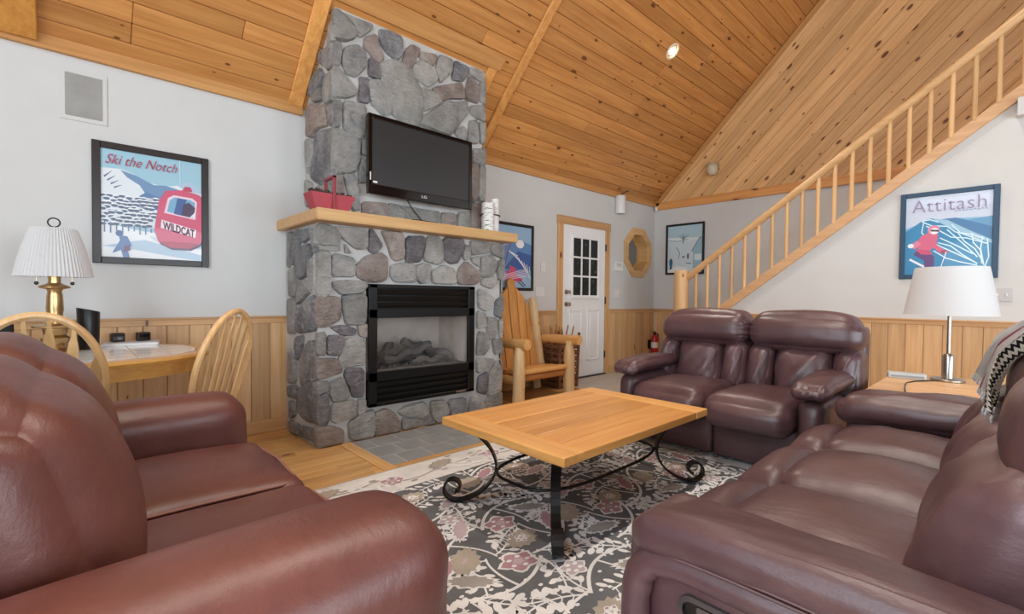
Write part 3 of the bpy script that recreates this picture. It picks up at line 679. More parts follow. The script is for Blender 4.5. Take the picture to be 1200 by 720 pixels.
# ------------------------------------------------------------------ STAIRCASE
st = thing('staircase', 'open pine staircase with peeled log railing along the gable wall', 'staircase', (XS, 2.5, 0))
SB = (onX(862, 349, XS), )     # balusters and rail from the photograph's lines on the stair plane
RA, RB = onX(806, 326, XS), onX(1200, 17, XS); rs = (RB.z-RA.z)/(RA.y-RB.y)
def zrail(y): return RA.z + (RA.y-y)*rs
def ztop(y): return zstr(y) + .122
YT = -1.0
bm = NB(); prism(bm, [(XS-.035, 3.0, zstr(3.0)), (XS-.035, YT, zstr(YT)), (XS-.035, YT, ztop(YT)), (XS-.035, 3.0, ztop(3.0))], (.06, 0, 0)); bmesh.ops.bevel(bm, geom=bm.edges[:], offset=.004, segments=1, affect='EDGES')
obj('stringer', bm, pine('stringer_pine', (214, 172, 128), (194, 148, 104), 1, .35), st, world=True)
L = math.hypot(3.0-YT, rs*(3.0-YT)); N = 40
bm = NB(); tube(bm, [(XS-.02, 2.98-(2.98-YT)*i/N, zrail(2.98-(2.98-YT)*i/N)+.006*noise.noise(Vector((i*.6, 2, 0)))) for i in range(N+1)], [.042+.005*noise.noise(Vector((i*.5, 7, 0))) for i in range(N+1)], 12)
obj('handrail', bm, pine('handrail_pine', (220, 178, 126), (202, 156, 102), 1, .25, kscale=2), st, True, world=True)
bm = NB(); tube(bm, [(XS-.03, 3.02, z) for z in (0, .3, .6, .9, 1.2, 1.43, 1.455)], [.092, .09, .091, .089, .09, .09, .08], 18); obj('newel_post', bm, M_STAIR, st, True, world=True)
y = onX(816.6, 330, XS).y; k = 0
while y > YT:
    z0_, z1_ = ztop(y)-.02, zrail(y)-.01
    bm = NB(); tube(bm, [(0+.004*noise.noise(Vector((i, k*5, 0))), .004*noise.noise(Vector((i, k*5, 9))), (z1_-z0_)*i/6) for i in range(7)], [.021+.003*noise.noise(Vector((i*.9, k*3.3, 0))) for i in range(7)], 9)
    o = obj('baluster', bm, M_STAIR, st, True); o.location = Vector((XS-.02, y, z0_))-Vector(st.location); y -= .1487; k += 1
for j in range(18):
    yt = 2.9-j*.25; zt = (j+1)*.25*slope*1.0
    if zt > 3.6: break
    bm = NB(); bx(bm, XS+.09, XR-.02, yt-.28, yt, zt-.04, zt, .006); obj('tread', bm, M_RAIL, st, world=True)
    bm = NB(); bx(bm, XS+.09, XR-.02, yt-.27, yt-.25, zt, zt+.25*slope-.04); obj('riser', bm, M_WHITE, st, world=True)
b0 = onX(1192, 139, XS); bm = NB(); bx(bm, XS-.10, XS+.0, -.9, b0.y, b0.z, b0.z+.15, .003); tag(obj('trim_7', bm, M_WALL), 'white boxed bulkhead under the upper end of the stringer', 'trim', kind='structure')

# ------------------------------------------------------------------ WALL THINGS
def frame_thing(name, label, P0, ux, W, H, nrm, fmat, fw=.035, inset=None, cat='picture', group=None):
    """P0 lower left corner on the wall, ux unit vector along the wall, nrm into the room"""
    P0, ux, nrm = Vector(P0), Vector(ux), Vector(nrm); up = Vector((0, 0, 1))
    o = thing(name, label, cat, P0+ux*W/2, 0, group); to = lambda u, v, d: P0+ux*u+up*v+nrm*d-Vector(o.location)
    def slab(u0, u1, v0, v1, d0, d1):
        bm = NB(); prism(bm, [to(u0, v0, d0), to(u1, v0, d0), to(u1, v1, d0), to(u0, v1, d0)], nrm*(d1-d0)); return bm
    for (a, b, c, d) in ((0, fw, 0, H), (W-fw, W, 0, H), (fw, W-fw, 0, fw), (fw, W-fw, H-fw, H)):
        b_ = slab(a, b, c, d, .001, .024); bmesh.ops.bevel(b_, geom=b_.edges[:], offset=.003, segments=1, affect='EDGES'); obj('frame', b_, fmat, o)
    return o, to, slab
def art(o, to, W, H, fw, shapes, d=.010):
    """flat print: polygons in 0..1 of the picture, later ones lie over earlier ones"""
    mats = []; bm = NB(); w_, h_ = W-2*fw, H-2*fw
    for k, (rgb, pts) in enumerate(shapes):
        nm = 'ink_%02x%02x%02x' % rgb
        mt = plain(nm, rgb, .35, coat=.25)
        if mt not in mats: mats.append(mt)
        vs = [bm.verts.new(to(fw+clampf(u, 0, 1)*w_, fw+clampf(v, 0, 1)*h_, d+k*.00003)) for u, v in pts]
        f = bm.faces.new(vs); f.material_index = mats.index(mt)
    pr = obj('print', bm, None, o, mats=mats); return pr
def ell(cx, cy, rx, ry, n=18, a0=0, a1=2*PI): return [(cx+rx*math.cos(a0+(a1-a0)*k/(n-1 if a1-a0 < 6 else n)), cy+ry*math.sin(a0+(a1-a0)*k/(n-1 if a1-a0 < 6 else n))) for k in range(n)]
def strip(pts, w0, w1=None):
    w1 = w0 if w1 is None else w1; L, R = [], []
    for i, p in enumerate(pts):
        a = Vector(pts[max(i-1, 0)]); b = Vector(pts[min(i+1, len(pts)-1)]); t_ = (b-a).normalized(); n_ = Vector((-t_.y, t_.x)); w_ = w0+(w1-w0)*i/(len(pts)-1)
        L.append(tuple(Vector(p)+n_*w_)); R.append(tuple(Vector(p)-n_*w_))
    return L+R[::-1]
M_FRK = plain('frame_dark', (36, 24, 22), .35); M_FRB = plain('frame_black', (18, 18, 20), .35); M_FRN = plain('frame_navy', (24, 62, 92), .4)
# poster 1 (left of the fireplace)
W_, H_ = .635, .785
o, to, slab = frame_thing('framed_poster', 'ski poster with a red gondola in a dark frame above the dining table', (.104, YW, 1.283), (1, 0, 0), W_, H_, (0, -1, 0), M_FRK, .043)
sh = [((158, 199, 216), [(0, 0), (1, 0), (1, 1), (0, 1)]), ((222, 230, 236), [(0, .30), (1, .30), (1, .74), (.86, .80), (.74, .745), (.6, .72), (.45, .735), (.3, .80), (.18, .83), (0, .82)]),
      ((112, 146, 184), [(.18, .82), (.32, .79), (.5, .72), (.62, .73), (.78, .70), (.74, .62), (.55, .60), (.42, .62), (.36, .70), (.24, .76)]), ((176, 198, 218), [(.74, .75), (.86, .80), (1, .745), (1, .69), (.84, .70)]),
      ((90, 124, 168), [(.3, .56), (.42, .64), (.6, .60), (.75, .55), (.75, .48), (.3, .48)]), ((138, 150, 186), [(.25, .55), (.4, .56), (.5, .5), (.3, .46)]),
      ((232, 236, 240), [(0, 0), (1, 0), (1, .2), (.7, .25), (.4, .26), (0, .32)]), ((176, 200, 220), [(.0, .1), (.4, .18), (1, .06), (1, .0), (.7, .03), (.3, .08)]), ((200, 216, 230), [(.45, .22), (1, .16), (1, .12), (.5, .18)])]
for k in range(4): sh.append(((96, 112, 140), strip([(.03+.03*k, .74-.03*k), (.10+.03*k, .80-.04*k)], .008, .002)))
rr = random.Random(3)
for rw in range(9):
    for k in range(9):
        u = .02+k*.062+rr.uniform(-.015, .015)+(.03 if rw % 2 else 0); v = .58-rw*.032+rr.uniform(-.01, .01)
        if u > .56-rw*.012: continue
        sh.append(((94, 110, 134), ell(u, v-.012, .034, .014, 7))); sh.append(((236, 238, 242), ell(u, v, .036, .013, 7, 0, PI)))
for k in range(9): sh.append(((112, 120, 156), strip([(.03+k*.055, .33-.005*k), (.03+k*.055, .22+rr.uniform(0, .04))], .006)))
gond = [(.50, .28), (.54, .17), (.66, .12), (.86, .12), (.97, .17), (1, .2), (1, .66), (.97, .68), (.80, .705), (.62, .68), (.55, .58)]
sh += [((96, 60, 96), [(u+.02, v-.02) for u, v in gond]), ((206, 84, 116), gond), ((176, 62, 92), [(.54, .17), (.66, .12), (.86, .12), (.97, .17), (.9, .18), (.66, .18)]), ((190, 70, 100), [(.79, .70), (.82, .745), (.88, .745), (.90, .70)]),
       ((236, 208, 218), [(.60, .46), (.93, .42), (.95, .60), (.90, .635), (.70, .645), (.64, .61)]), ((116, 170, 206), [(.63, .475), (.91, .435), (.93, .59), (.88, .615), (.71, .625), (.66, .59)]), ((60, 92, 150), [(.70, .46), (.78, .45), (.84, .615), (.74, .62)]),
       ((72, 50, 84), [(.78, .45), (.91, .435), (.93, .54), (.86, .59), (.80, .56)]), ((214, 224, 236), [(.87, .44), (.92, .437), (.93, .50)]), ((242, 236, 238), [(.565, .31), (.93, .235), (.94, .315), (.575, .39)]),
       ((84, 118, 168), [(.10, .04), (.17, .16), (.16, .21), (.24, .20), (.28, .12), (.24, .08), (.26, .0), (.20, .0), (.18, .07)]), ((70, 96, 146), ell(.165, .225, .035, .03, 10)), ((110, 60, 96), [(.20, .05), (.27, .07), (.26, .12), (.21, .11)]), ((210, 236, 246), strip([(.77, .76), (.765, 1)], .004))]
art(o, to, W_, H_, .043, sh)
T3 = lambda fw, W, H, d: (lambda u, v: to(fw+u*(W-2*fw), fw+v*(H-2*fw), d))
obj('lettering', text_bm('Ski the Notch', (.04, .865, .74, .955), T3(.043, W_, H_, .0185), .45, -.002), plain('ink_title', (170, 44, 84), .5), o)
obj('lettering', text_bm('WILDCAT', (.585, .268, .92, .35), lambda u, v: to(.043+u*(W_-.086), .043+(v-(u-.585)*.19+.03)*(H_-.086), .0186), 0, .03), plain('ink_wildcat', (120, 62, 98), .5), o)
# poster 2 (behind the mantel end)
o, to, slab = frame_thing('framed_poster', 'blue ski poster in a black frame half hidden behind the mantel end', (3.50, YW, 1.163), (1, 0, 0), .625, .79, (0, -1, 0), M_FRB, .035)
sh = [((150, 184, 214), [(0, 0), (1, 0), (1, 1), (0, 1)]), ((96, 140, 190), [(0, .25), (1, .2), (1, .72), (.6, .8), (.3, .7), (0, .6)]), ((60, 96, 160), [(.2, .3), (1, .3), (1, .55), (.6, .6)]), ((200, 60, 100), [(.28, .28), (.5, .22), (.75, .14), (.7, .1), (.25, .12)]), ((214, 74, 116), [(.36, .36), (.52, .33), (.56, .18), (.4, .16)]), ((240, 240, 244), ell(.66, .72, .12, .07, 12))]
for k in range(9): sh.append(((232, 238, 244), strip([(.3+.08*k, .6-.03*k), (.6+.05*k, .52-.05*k)], .008)))
for k in range(5): sh.append(((222, 200, 214), strip([(.1, .1+.02*k), (.9, .2+.03*k)], .006)))
sh += [((120, 70, 120), strip([(.22, .35), (.34, .66), (.40, .72)], .012)), ((54, 44, 70), strip([(.60, .1), (.78, .02)], .01)), ((54, 44, 70), strip([(.68, .12), (.84, .03)], .01))]
art(o, to, .625, .79, .035, sh)
# picture in the corner on the gable wall
o, to, slab = frame_thing('framed_poster', 'pale snow scene with a barn in a thin black frame behind the newel post', (XR, 3.838, 1.462), (0, -1, 0), .625, .788, (-1, 0, 0), M_FRB, .032)
sh = [((206, 222, 230), [(0, 0), (1, 0), (1, 1), (0, 1)]), ((176, 206, 220), [(0, .72), (1, .7), (1, 1), (0, 1)]), ((222, 232, 236), [(0, .70), (.5, .66), (1, .69), (1, .72), (.5, .74), (0, .76)]), ((150, 186, 204), [(.74, 0), (1, 0), (1, .72), (.93, .72), (.72, .45), (.74, .42)]), ((90, 120, 140), strip([(.70, .44), (.92, .72), (1, .72)], .01)), ((214, 228, 234), [(.78, .25), (.98, .25), (.98, .38), (.78, .38)]),
      ((110, 140, 160), strip([(.02, .70), (.3, .67), (.6, .70)], .006)), ((104, 130, 150), [(.44, .62), (.47, .62), (.48, .78), (.44, .78)])]
for k in range(7): sh.append(((110, 132, 150), strip([(.46, .70), (.28+.06*k, .80+.05*(3-abs(3-k))/3)], .006, .003)))
sh += [((70, 96, 124), strip([(.26, .55), (.36, .40), (.33, .30)], .009)), ((80, 104, 130), ell(.6, .34, .03, .07, 9)), ((80, 104, 130), ell(.47, .33, .04, .02, 9)), ((50, 110, 140), ell(.10, .22, .055, .09, 10)), ((40, 80, 110), strip([(.08, .0), (.11, .16)], .03)), ((100, 120, 140), strip([(.55, .20), (.7, .18)], .01)), ((236, 240, 242), [(0, 0), (.7, 0), (.55, .1), (.3, .14), (0, .04)])]
art(o, to, .625, .788, .032, sh)
# Attitash poster
W_, H_ = .672, .815
o, to, slab = frame_thing('framed_poster', 'ski mountain poster titled Attitash in a navy frame above the silver table lamp', (XS, .79, 1.30), (0, -1, 0), W_, H_, (-1, 0, 0), M_FRN, .042)
sh = [((196, 206, 226), [(0, 0), (1, 0), (1, 1), (0, 1)]), ((120, 176, 210), [(0, .6), (.25, .68), (.5, .70), (1, .68), (1, .3), (0, .3)]), ((62, 116, 166), [(.35, .69), (.6, .70), (.85, .62), (1, .58), (1, .42), (.7, .5)]), ((92, 150, 192), [(.72, .66), (1, .69), (1, .56)]),
      ((40, 128, 176), [(0, 0), (1, 0), (1, .42), (.8, .5), (.62, .60), (.46, .69), (.3, .715), (.2, .69), (0, .56)]), ((150, 190, 216), [(.32, .715), (.5, .68), (.74, .54), (1, .40), (1, .36), (.7, .49), (.45, .63)])]
tr = [[(.2, .68), (.32, .62), (.5, .6), (.6, .52), (.78, .48), (.92, .42)], [(.25, .62), (.4, .56), (.55, .46), (.72, .44), (.95, .36)], [(.22, .66), (.2, .54), (.3, .42), (.45, .34), (.6, .26), (.82, .14)], [(.4, .40), (.55, .35), (.68, .24), (.85, .12)], [(.5, .56), (.62, .44), (.72, .34), (.85, .2)], [(.62, .52), (.70, .40), (.82, .3), (.9, .16)], [(.78, .5), (.80, .38), (.88, .28), (.9, .12)], [(.9, .45), (.88, .3), (.92, .1)], [(.35, .3), (.5, .2), (.65, .15), (.85, .1)], [(.42, .46), (.6, .36), (.8, .24)], [(.2, .69), (.3, .70), (.4, .66)], [(.95, .42), (.97, .2), (.93, .08)], [(.55, .62), (.66, .5), (.88, .40)]]
for q in tr: sh.append(((206, 232, 242), strip(chain, .007)) if False else ((206, 232, 242), strip(q, .007)))
sh += [((208, 92, 128), [(.12, .38), (.2, .50), (.3, .54), (.4, .50), (.38, .38), (.48, .30), (.44, .26), (.34, .34), (.30, .30), (.18, .32)]), ((214, 120, 150), [(.05, .37), (.14, .44), (.2, .40), (.12, .33)]), ((92, 56, 118), [(.16, .32), (.30, .30), (.36, .22), (.36, .04), (.24, .04), (.24, .18), (.10, .26)]), ((196, 70, 110), [(.12, .33), (.3, .31), (.34, .25), (.2, .26)]),
       ((214, 130, 160), ell(.345, .565, .075, .06, 14)), ((236, 232, 238), ell(.355, .55, .05, .04, 12)), ((60, 50, 80), strip([(.31, .56), (.41, .55)], .012)), ((226, 232, 240), ell(.07, .375, .04, .03, 10)), ((150, 50, 90), ell(.48, .28, .05, .025, 10)), ((224, 230, 240), strip([(.06, .2), (.24, .10)], .014)), ((232, 238, 244), strip([(.5, .28), (.42, .02)], .005)), ((240, 246, 250), [(.3, 0), (.55, .02), (.85, .06), (1, .02), (1, 0)])]
for k in range(9): sh.append(((120, 146, 186), strip([(.58+k*.042, .775+.004*(k % 3)), (.595+k*.042, .79+.006*(k % 2)), (.61+k*.042, .777+.005*(k % 2))], .004)))
art(o, to, W_, H_, .042, sh)
obj('lettering', text_bm('Attitash', (.08, .80, .93, .955), T3(.042, W_, H_, .0186), 0, -.012, 1.05), plain('ink_attitash', (150, 132, 168), .5), o)

def plate(name, label, cat, P, ux, nrm, W, H, T=.012, mat=None, bits=(), group=None):
    """flat wall device with small pieces: bits=(part, u0,u1,v0,v1,thick,mat)"""
    P, ux, nrm = Vector(P), Vector(ux), Vector(nrm); o = thing(name, label, cat, P, 0, group)
    def sl(u0, u1, v0, v1, d0, d1):
        bm = NB(); prism(bm, [ux*u0+Vector((0, 0, v0))+nrm*d0, ux*u1+Vector((0, 0, v0))+nrm*d0, ux*u1+Vector((0, 0, v1))+nrm*d0, ux*u0+Vector((0, 0, v1))+nrm*d0], nrm*(d1-d0)); bmesh.ops.bevel(bm, geom=bm.edges[:], offset=min(.004, T*.3), segments=2, affect='EDGES'); return bm
    obj('plate', sl(-W/2, W/2, -H/2, H/2, 0, T), mat or M_WHITEP, o)
    for (nm, a, b, c, d, t_, mt) in bits: obj(nm, sl(a, b, c, d, T-.001, T+t_), mt, o)
    return o
NL, NR = (0, -1, 0), (-1, 0, 0)
toggle = lambda u=0: ('toggle', u-.006, u+.006, -.014, .014, .01, M_WHITE)
plate('light_switch', 'white switch plate left of the entry door, higher of two', 'switch', (4.305, YW, 1.465), (1, 0, 0), NL, .085, .12, bits=[toggle()])
plate('light_switch', 'wide double switch plate left of the entry door, lower of two', 'switch', (4.255, YW, 1.158), (1, 0, 0), NL, .165, .115, bits=[toggle(-.035), toggle(.035)])
plate('light_switch', 'white switch plate under the thermostat by the octagonal window', 'switch', (5.905, YW, 1.15), (1, 0, 0), NL, .12, .125, bits=[toggle()])
plate('thermostat', 'white thermostat box between the entry door and octagonal window', 'thermostat', (5.925, YW, 1.555), (1, 0, 0), NL, .20, .14, .03, bits=[('display', -.07, .05, .0, .045, .002, plain('lcd', (196, 202, 198), .3)), ('cover', -.09, .09, -.06, -.02, .003, M_WHITE)])
plate('light_switch', 'grey double switch plate on the stair wall beside the lamp shade', 'switch', (XS, .09, 1.152), (0, -1, 0), NR, .125, .115, mat=plain('grey_plate', (190, 190, 190), .4), bits=[toggle(-.028), toggle(.028)])
o = plate('wall_speaker', 'square grey speaker grille flush in the wall near the ceiling', 'speaker', (.072, YW, 2.325), (1, 0, 0), NL, .225, .315, .008, mat=plain('speaker_rim', (206, 205, 203), .5), bits=[('grille', -.088, .088, -.132, .132, .003, plain('speaker_mesh', (160, 159, 156), .8, var=.1, bump=.8, bscale=300))])
# can speaker near eave, sensor in the corner
o = thing('can_speaker', 'small white cylinder speaker under the eave above the entry door', 'sconce', (5.885, YW-.06, 2.32))
bm = NB(); lathe(bm, [(.0, 0), (.072, 0), (.075, .01), (.075, .25), (.07, .26), (0, .26)], 20); obj('body', bm, M_WHITEP, o, True)
bm = NB(); lathe(bm, [(0, -.002), (.058, -.002), (.058, .004)], 20); obj('lens', bm, plain('can_speaker_face', (180, 178, 172), .4), o, True)
bm = NB(); bx(bm, -.03, .03, .04, .06, .08, .18, .004); obj('bracket', bm, M_WHITEP, o)
bm = NB(); tube(bm, [(0, 0, .26), (.03, .0, .29), (.10, -.02, .335), (.16, -.035, .352)], .006, 6); obj('cable', bm, M_BLACKM, o, True)
o = thing('motion_sensor', 'small white sensor high in the corner of the two walls', 'sensor', (XR-.02, YW-.03, 2.49))
bm = NB(); box(bm, (-.03, -.02, .03), (.05, .045, .07), .008, Matrix.Rotation(PI/4, 3, 'Z'), 2); obj('body', bm, M_WHITEP, o)
bm = NB(); box(bm, (-.055, -.045, .024), (.03, .006, .03), .003, Matrix.Rotation(-PI/4, 3, 'Z')); obj('lens', bm, M_WHITE, o)
# smoke detector on the gable boards
dp = onX(838, 200, XR-.016); o = thing('gable_lamp', 'small glass dome lamp on the pine gable boards', 'lamp', dp)
bm = NB(); lathe(bm, [(0, -.085), (.045, -.08), (.075, -.04), (.08, .02), (.075, .05)], 20); 
for v_ in bm.verts: v_.co += Vector((-.09, 0, 0))
obj('glass_dome', bm, plain('frosted_dome', (198, 186, 160), .25), o, True)
bm = NB(); lathe(bm, [(0, .09), (.08, .088), (.085, .05), (0, .048)], 20)
for v_ in bm.verts: v_.co += Vector((-.09, 0, 0))
bx(bm, -.05, 0, -.03, .03, .05, .09); obj('holder', bm, plain('dome_holder', (176, 158, 128), .4), o, True)
# recessed lamps in the slope
def recessed(x, y, label, e=28):
    o = thing('recessed_light', label, 'ceiling light', (x, y, HC+YW-y), 0, 'recessed lights in the sloped ceiling')
    R4 = Matrix.Rotation(PI*.75, 4, 'X')     # local z -> into the room, down the slope normal
    bm = NB(); lathe(bm, [(.062, -.03), (.062, .0), (.085, .0), (.092, .006), (.088, .010), (.066, .010), (.058, -.02)], 28, cap=False); bmesh.ops.transform(bm, matrix=R4, verts=bm.verts); obj('trim_ring', bm, plain('ring_white', (240, 226, 200), .4), o, True)
    t_ = MATS.get('bulb') or plain('bulb', (255, 226, 178), .4, emit=40)
    bm = NB(); lathe(bm, [(0, .004), (.035, .003), (.060, -.006)], 24, cap=False); bmesh.ops.transform(bm, matrix=R4, verts=bm.verts); obj('bulb', bm, t_, o, True)
    l = bpy.data.lights.new('recessed_lamp', 'SPOT'); l.energy = e; l.color = (1, .92, .82); l.spot_size = 2.0; l.spot_blend = .7; l.shadow_soft_size = .07
    lo = bpy.data.objects.new('recessed_lamp', l); C.objects.link(lo); lo.location = Vector((x, y-.04, HC+YW-y-.05)); lo.rotation_euler = (-.35, 0, 0)
lp = (5.039, 2.751)
recessed(lp[0], lp[1], 'glowing round recessed light in the sloped pine ceiling', 85)
for x, y, lb in ((.2, 1.0, 'over the red brown sofa'), (2.2, 1.0, 'over the coffee table'), (4.4, .9, 'over the pine end table')): recessed(x, y, 'round recessed light high up the sloped pine ceiling '+lb, 230 if x < 4 else 150)

# ------------------------------------------------------------------ MANTEL THINGS AND TELEVISION
tv = thing('television', 'black flat screen television mounted on the stone chimney', 'television', (2.105, 3.36, 1.84))
TX0, TX1, TZ0, TZ1, TY = 1.618, 2.59, 1.852, 2.447, 3.30
def tvp(nm, bm, mt, sm=False): return obj(nm, bm, mt, tv, sm, world=True)
bm = NB(); bx(bm, TX0+.03, TX1-.03, TY+.03, TY+.075, TZ0+.03, TZ1-.03, .01, 2); tvp('back_shell', bm, M_BLACK)
M_GLOSSB = plain('gloss_black', (10, 10, 11), .12, coat=.5)
for (a, b, c, d) in ((TX0, TX0+.032, TZ0, TZ1), (TX1-.032, TX1, TZ0, TZ1), (TX0+.03, TX1-.03, TZ1-.035, TZ1), (TX0+.03, TX1-.03, TZ0, TZ0+.075)):
    bm = NB(); bx(bm, a, b, TY, TY+.04, c, d, .005, 2); tvp('bezel', bm, M_GLOSSB)
bm = NB(); bx(bm, TX0+.03, TX1-.03, TY+.008, TY+.03, TZ0+.07, TZ1-.033); tvp('screen', bm, plain('screen', (48, 48, 50), .3, spec=.7))
obj('logo', text_bm('LG', (2.075, TZ0+.03, 2.125, TZ0+.052), lambda u, v: Vector((u, TY-.0012, v)), 0, .02), plain('logo_silver', (200, 200, 200), .4), tv, world=True)
bm = NB(); bx(bm, TX0+.012, TX0+.02, TY-.002, TY, TZ0+.10, TZ0+.16); bx(bm, TX0+.04, TX0+.075, TY+.006, TY+.008, TZ0+.085, TZ0+.098); tag(tvp('sticker', bm, M_WHITE), kind='stuff')
bm = NB(); bx(bm, 1.9, 2.3, TY+.07, CY-.005, 2.0, 2.35, .004); tvp('wall_mount', bm, M_BLACKM)
bm = NB(); tube(bm, [(2.0, CY-.03, TZ0+.02), (2.05, CY-.035, 1.80), (2.14, CY-.03, 1.72), (2.16, CY-.05, 1.69)], .005, 6); tvp('power_cable', bm, M_BLACK, True)
MZ = 1.68
o = thing('planter_box', 'small red wooden trug of pine cones on the mantel', 'planter', (1.335, 3.315, MZ))
M_RED = plain('red_paint', (166, 52, 62), .5, var=.08)
bm = NB(); A = [(-.115, -.055, 0), (.115, -.055, 0), (.115, .055, 0), (-.115, .055, 0)]; B = [(-.155, -.075, .11), (.155, -.075, .11), (.155, .075, .11), (-.155, .075, .11)]
Bi = [(-.143, -.063, .11), (.143, -.063, .11), (.143, .063, .11), (-.143, .063, .11)]; Ai = [(-.105, -.045, .02), (.105, -.045, .02), (.105, .045, .02), (-.105, .045, .02)]
V = [[bm.verts.new(p) for p in L_] for L_ in (A, B, Bi, Ai)]
for P_, Q_ in zip(V, V[1:]):
    for j in range(4): bm.faces.new((P_[j], P_[(j+1) % 4], Q_[(j+1) % 4], Q_[j]))
bm.faces.new(V[0][::-1]); bm.faces.new(V[3]); obj('trough', bm, M_RED, o)
bm = NB(); bx(bm, -.008, .014, -.082, -.070, .0, .24, .003); bx(bm, -.008, .014, .070, .082, .0, .24, .003); bx(bm, -.008, .014, -.082, .082, .22, .24, .003); bmesh.ops.remove_doubles(bm, verts=bm.verts, dist=.0001); tag(obj('handle', bm, plain('red_handle', (142, 46, 58), .5), o), kind='stuff')
bm = NB()
for k in range(70):
    c = Vector((random.uniform(-.13, .13), random.uniform(-.055, .055), random.uniform(.095, .135)))
    bmesh.ops.create_cone(bm, segments=5, radius1=.02, radius2=.004, depth=.022, cap_ends=True, matrix=Matrix.Translation(c) @ Matrix.Rotation(random.uniform(0, 6), 4, 'X') @ Matrix.Rotation(random.uniform(0, 6), 4, 'Y'))
tag(obj('pine_cones', bm, plain('pine_cone', (62, 50, 44), .8, var=.4), o), kind='stuff')
o = thing('birch_bundle', 'bundle of short white birch logs tied with twine on the mantel end', 'birch logs', (2.80, 3.29, MZ))
t = NT('birch_bark'); v = t.coords((1, 1, 6)); f = t.noise(v, 14, 4, .6); t.l(t.ramp(f, [(.34, s2l((70, 64, 60))), (.42, s2l((214, 212, 206))), (.7, s2l((236, 235, 231)))]), t.b.inputs['Base Color']); t.val(t.b, 'Roughness', .8); M_BIRCH = t.m
for (x, y, r_, hh) in ((-.045, -.02, .052, .25), (.045, .0, .042, .30), (.0, .06, .045, .27)):
    bm = NB(); lathe(bm, [(r_, 0), (r_*1.02, hh*.5), (r_, hh), (r_*.9, hh+.003), (0, hh+.003)], 14, (x, y, 0)); obj('birch_log', bm, M_BIRCH, o, True)
bm = NB(); tube(bm, [(.1*math.cos(a)*1.0, .075*math.sin(a)+.01, .15) for a in [2*PI*k/20 for k in range(21)]], .006, 6, False); obj('twine', bm, plain('twine', (70, 60, 52), .9), o, True)
o = thing('remote_control', 'slim black remote lying on the mantel under the television', 'remote', (2.10, 3.30, MZ), .05)
bm = NB(); bx(bm, -.12, .12, -.02, .02, 0, .02, .006, 2); obj('body', bm, M_BLACK, o)
bm = NB(); bx(bm, -.09, .05, -.012, .012, .0195, .022, .001); obj('keypad', bm, plain('keypad', (60, 60, 62), .6), o)

# ------------------------------------------------------------------ RUG
RX0, RX1, RY0, RY1 = .42, 3.42, .10, 2.625
rug = thing('area_rug', 'charcoal area rug with white vines, pink flowers and a cream border', 'rug', ((RX0+RX1)/2, (RY0+RY1)/2, 0))
def rugmat(nm, rgb): return plain(nm, rgb, 1, var=.12, bump=.5, bscale=260, spec=.05)
RM = {'dark': rugmat('rug_charcoal', (106, 108, 111)), 'cream': rugmat('rug_cream', (218, 217, 214)), 'white': rugmat('rug_ivory', (226, 226, 226)), 'pink': rugmat('rug_pink', (178, 142, 150)), 'beige': rugmat('rug_beige', (174, 165, 152)), 'grey': rugmat('rug_grey', (160, 155, 150)), 'lilac': rugmat('rug_lilac', (188, 172, 176)), 'edge': rugmat('rug_binding', (132, 126, 120))}
bm = NB(); bx(bm, RX0, RX1, RY0, RY1, .0005, .012, .004); obj('pile', bm, RM['cream'], rug, world=True)
bm = NB(); tube(bm, [(RX0, RY0, .006), (RX1, RY0, .006), (RX1, RY1, .006), (RX0, RY1, .006), (RX0, RY0, .006)], .007, 6); obj('binding', bm, RM['edge'], rug, world=True)
BW = .30
bm = NB(); bx(bm, RX0+BW, RX1-BW, RY0+BW, RY1-BW, .010, .0126); obj('field', bm, RM['dark'], rug, world=True)
pat = NB(); pmats = list(RM.values()); pk = list(RM.keys()); lay = [0]
def pp(poly_, key, lv):
    lay[0] += 1; z = .0127 + lv*.0004 + (lay[0] % 40)*.000008
    try:
        f = pat.faces.new([pat.verts.new((clampf(x, RX0+.02, RX1-.02), clampf(y, RY0+.02, RY1-.02), z)) for x, y in poly_]); f.material_index = pk.index(key)
    except ValueError: pass
def xf(c, a, s_=1): ca, sa = math.cos(a)*s_, math.sin(a)*s_; return lambda u, v: (c[0]+u*ca-v*sa, c[1]+u*sa+v*ca)
def ragged(c, a, L_, W_, key, outline, lv, n=26):
    T = xf(c, a)
    for (g, kk, l) in ((1.0, outline, lv), (.80, key, lv+1)):
        P = []
        for k in range(n):
            th = 2*PI*k/n; r_ = 1+(.13 if k % 2 else -.10); P.append(T(L_*g*math.cos(th)*r_*(1), W_*g*math.sin(th)*r_*(.55+.45*math.sin(min(PI, abs(math.atan2(math.sin(th), math.cos(th))))))))
        pp(P, kk, l)
def flower(c, a, r_, key, lv):
    T = xf(c, a)
    for g, kk, l in ((1.0, 'white', lv), (.84, key, lv+1), (.30, 'lilac', lv+2)):
        pp([T(r_*g*math.cos(2*PI*k/30)*(1+.16*math.cos(5*2*PI*k/30)+.05*math.cos(15*2*PI*k/30)), r_*g*.8*math.sin(2*PI*k/30)*(1+.16*math.cos(5*2*PI*k/30))) for k in range(30)], kk, l)
    for k in range(5): pp([T(r_*.5*math.cos(2*PI*k/5+.6)+.014*math.cos(q), r_*.4*math.sin(2*PI*k/5+.6)+.010*math.sin(q)) for q in (0, 1.2, 2.4, 3.6, 4.8)], 'white', lv+2)
def stem(pts, w_=.007, key='white', lv=2): pp(strip(pts, w_, w_*.8), key, lv)
def bez(a, b, c, n=10): return [((1-t)**2*a[0]+2*t*(1-t)*b[0]+t*t*c[0], (1-t)**2*a[1]+2*t*(1-t)*b[1]+t*t*c[1]) for t in [i/n for i in range(n+1)]]
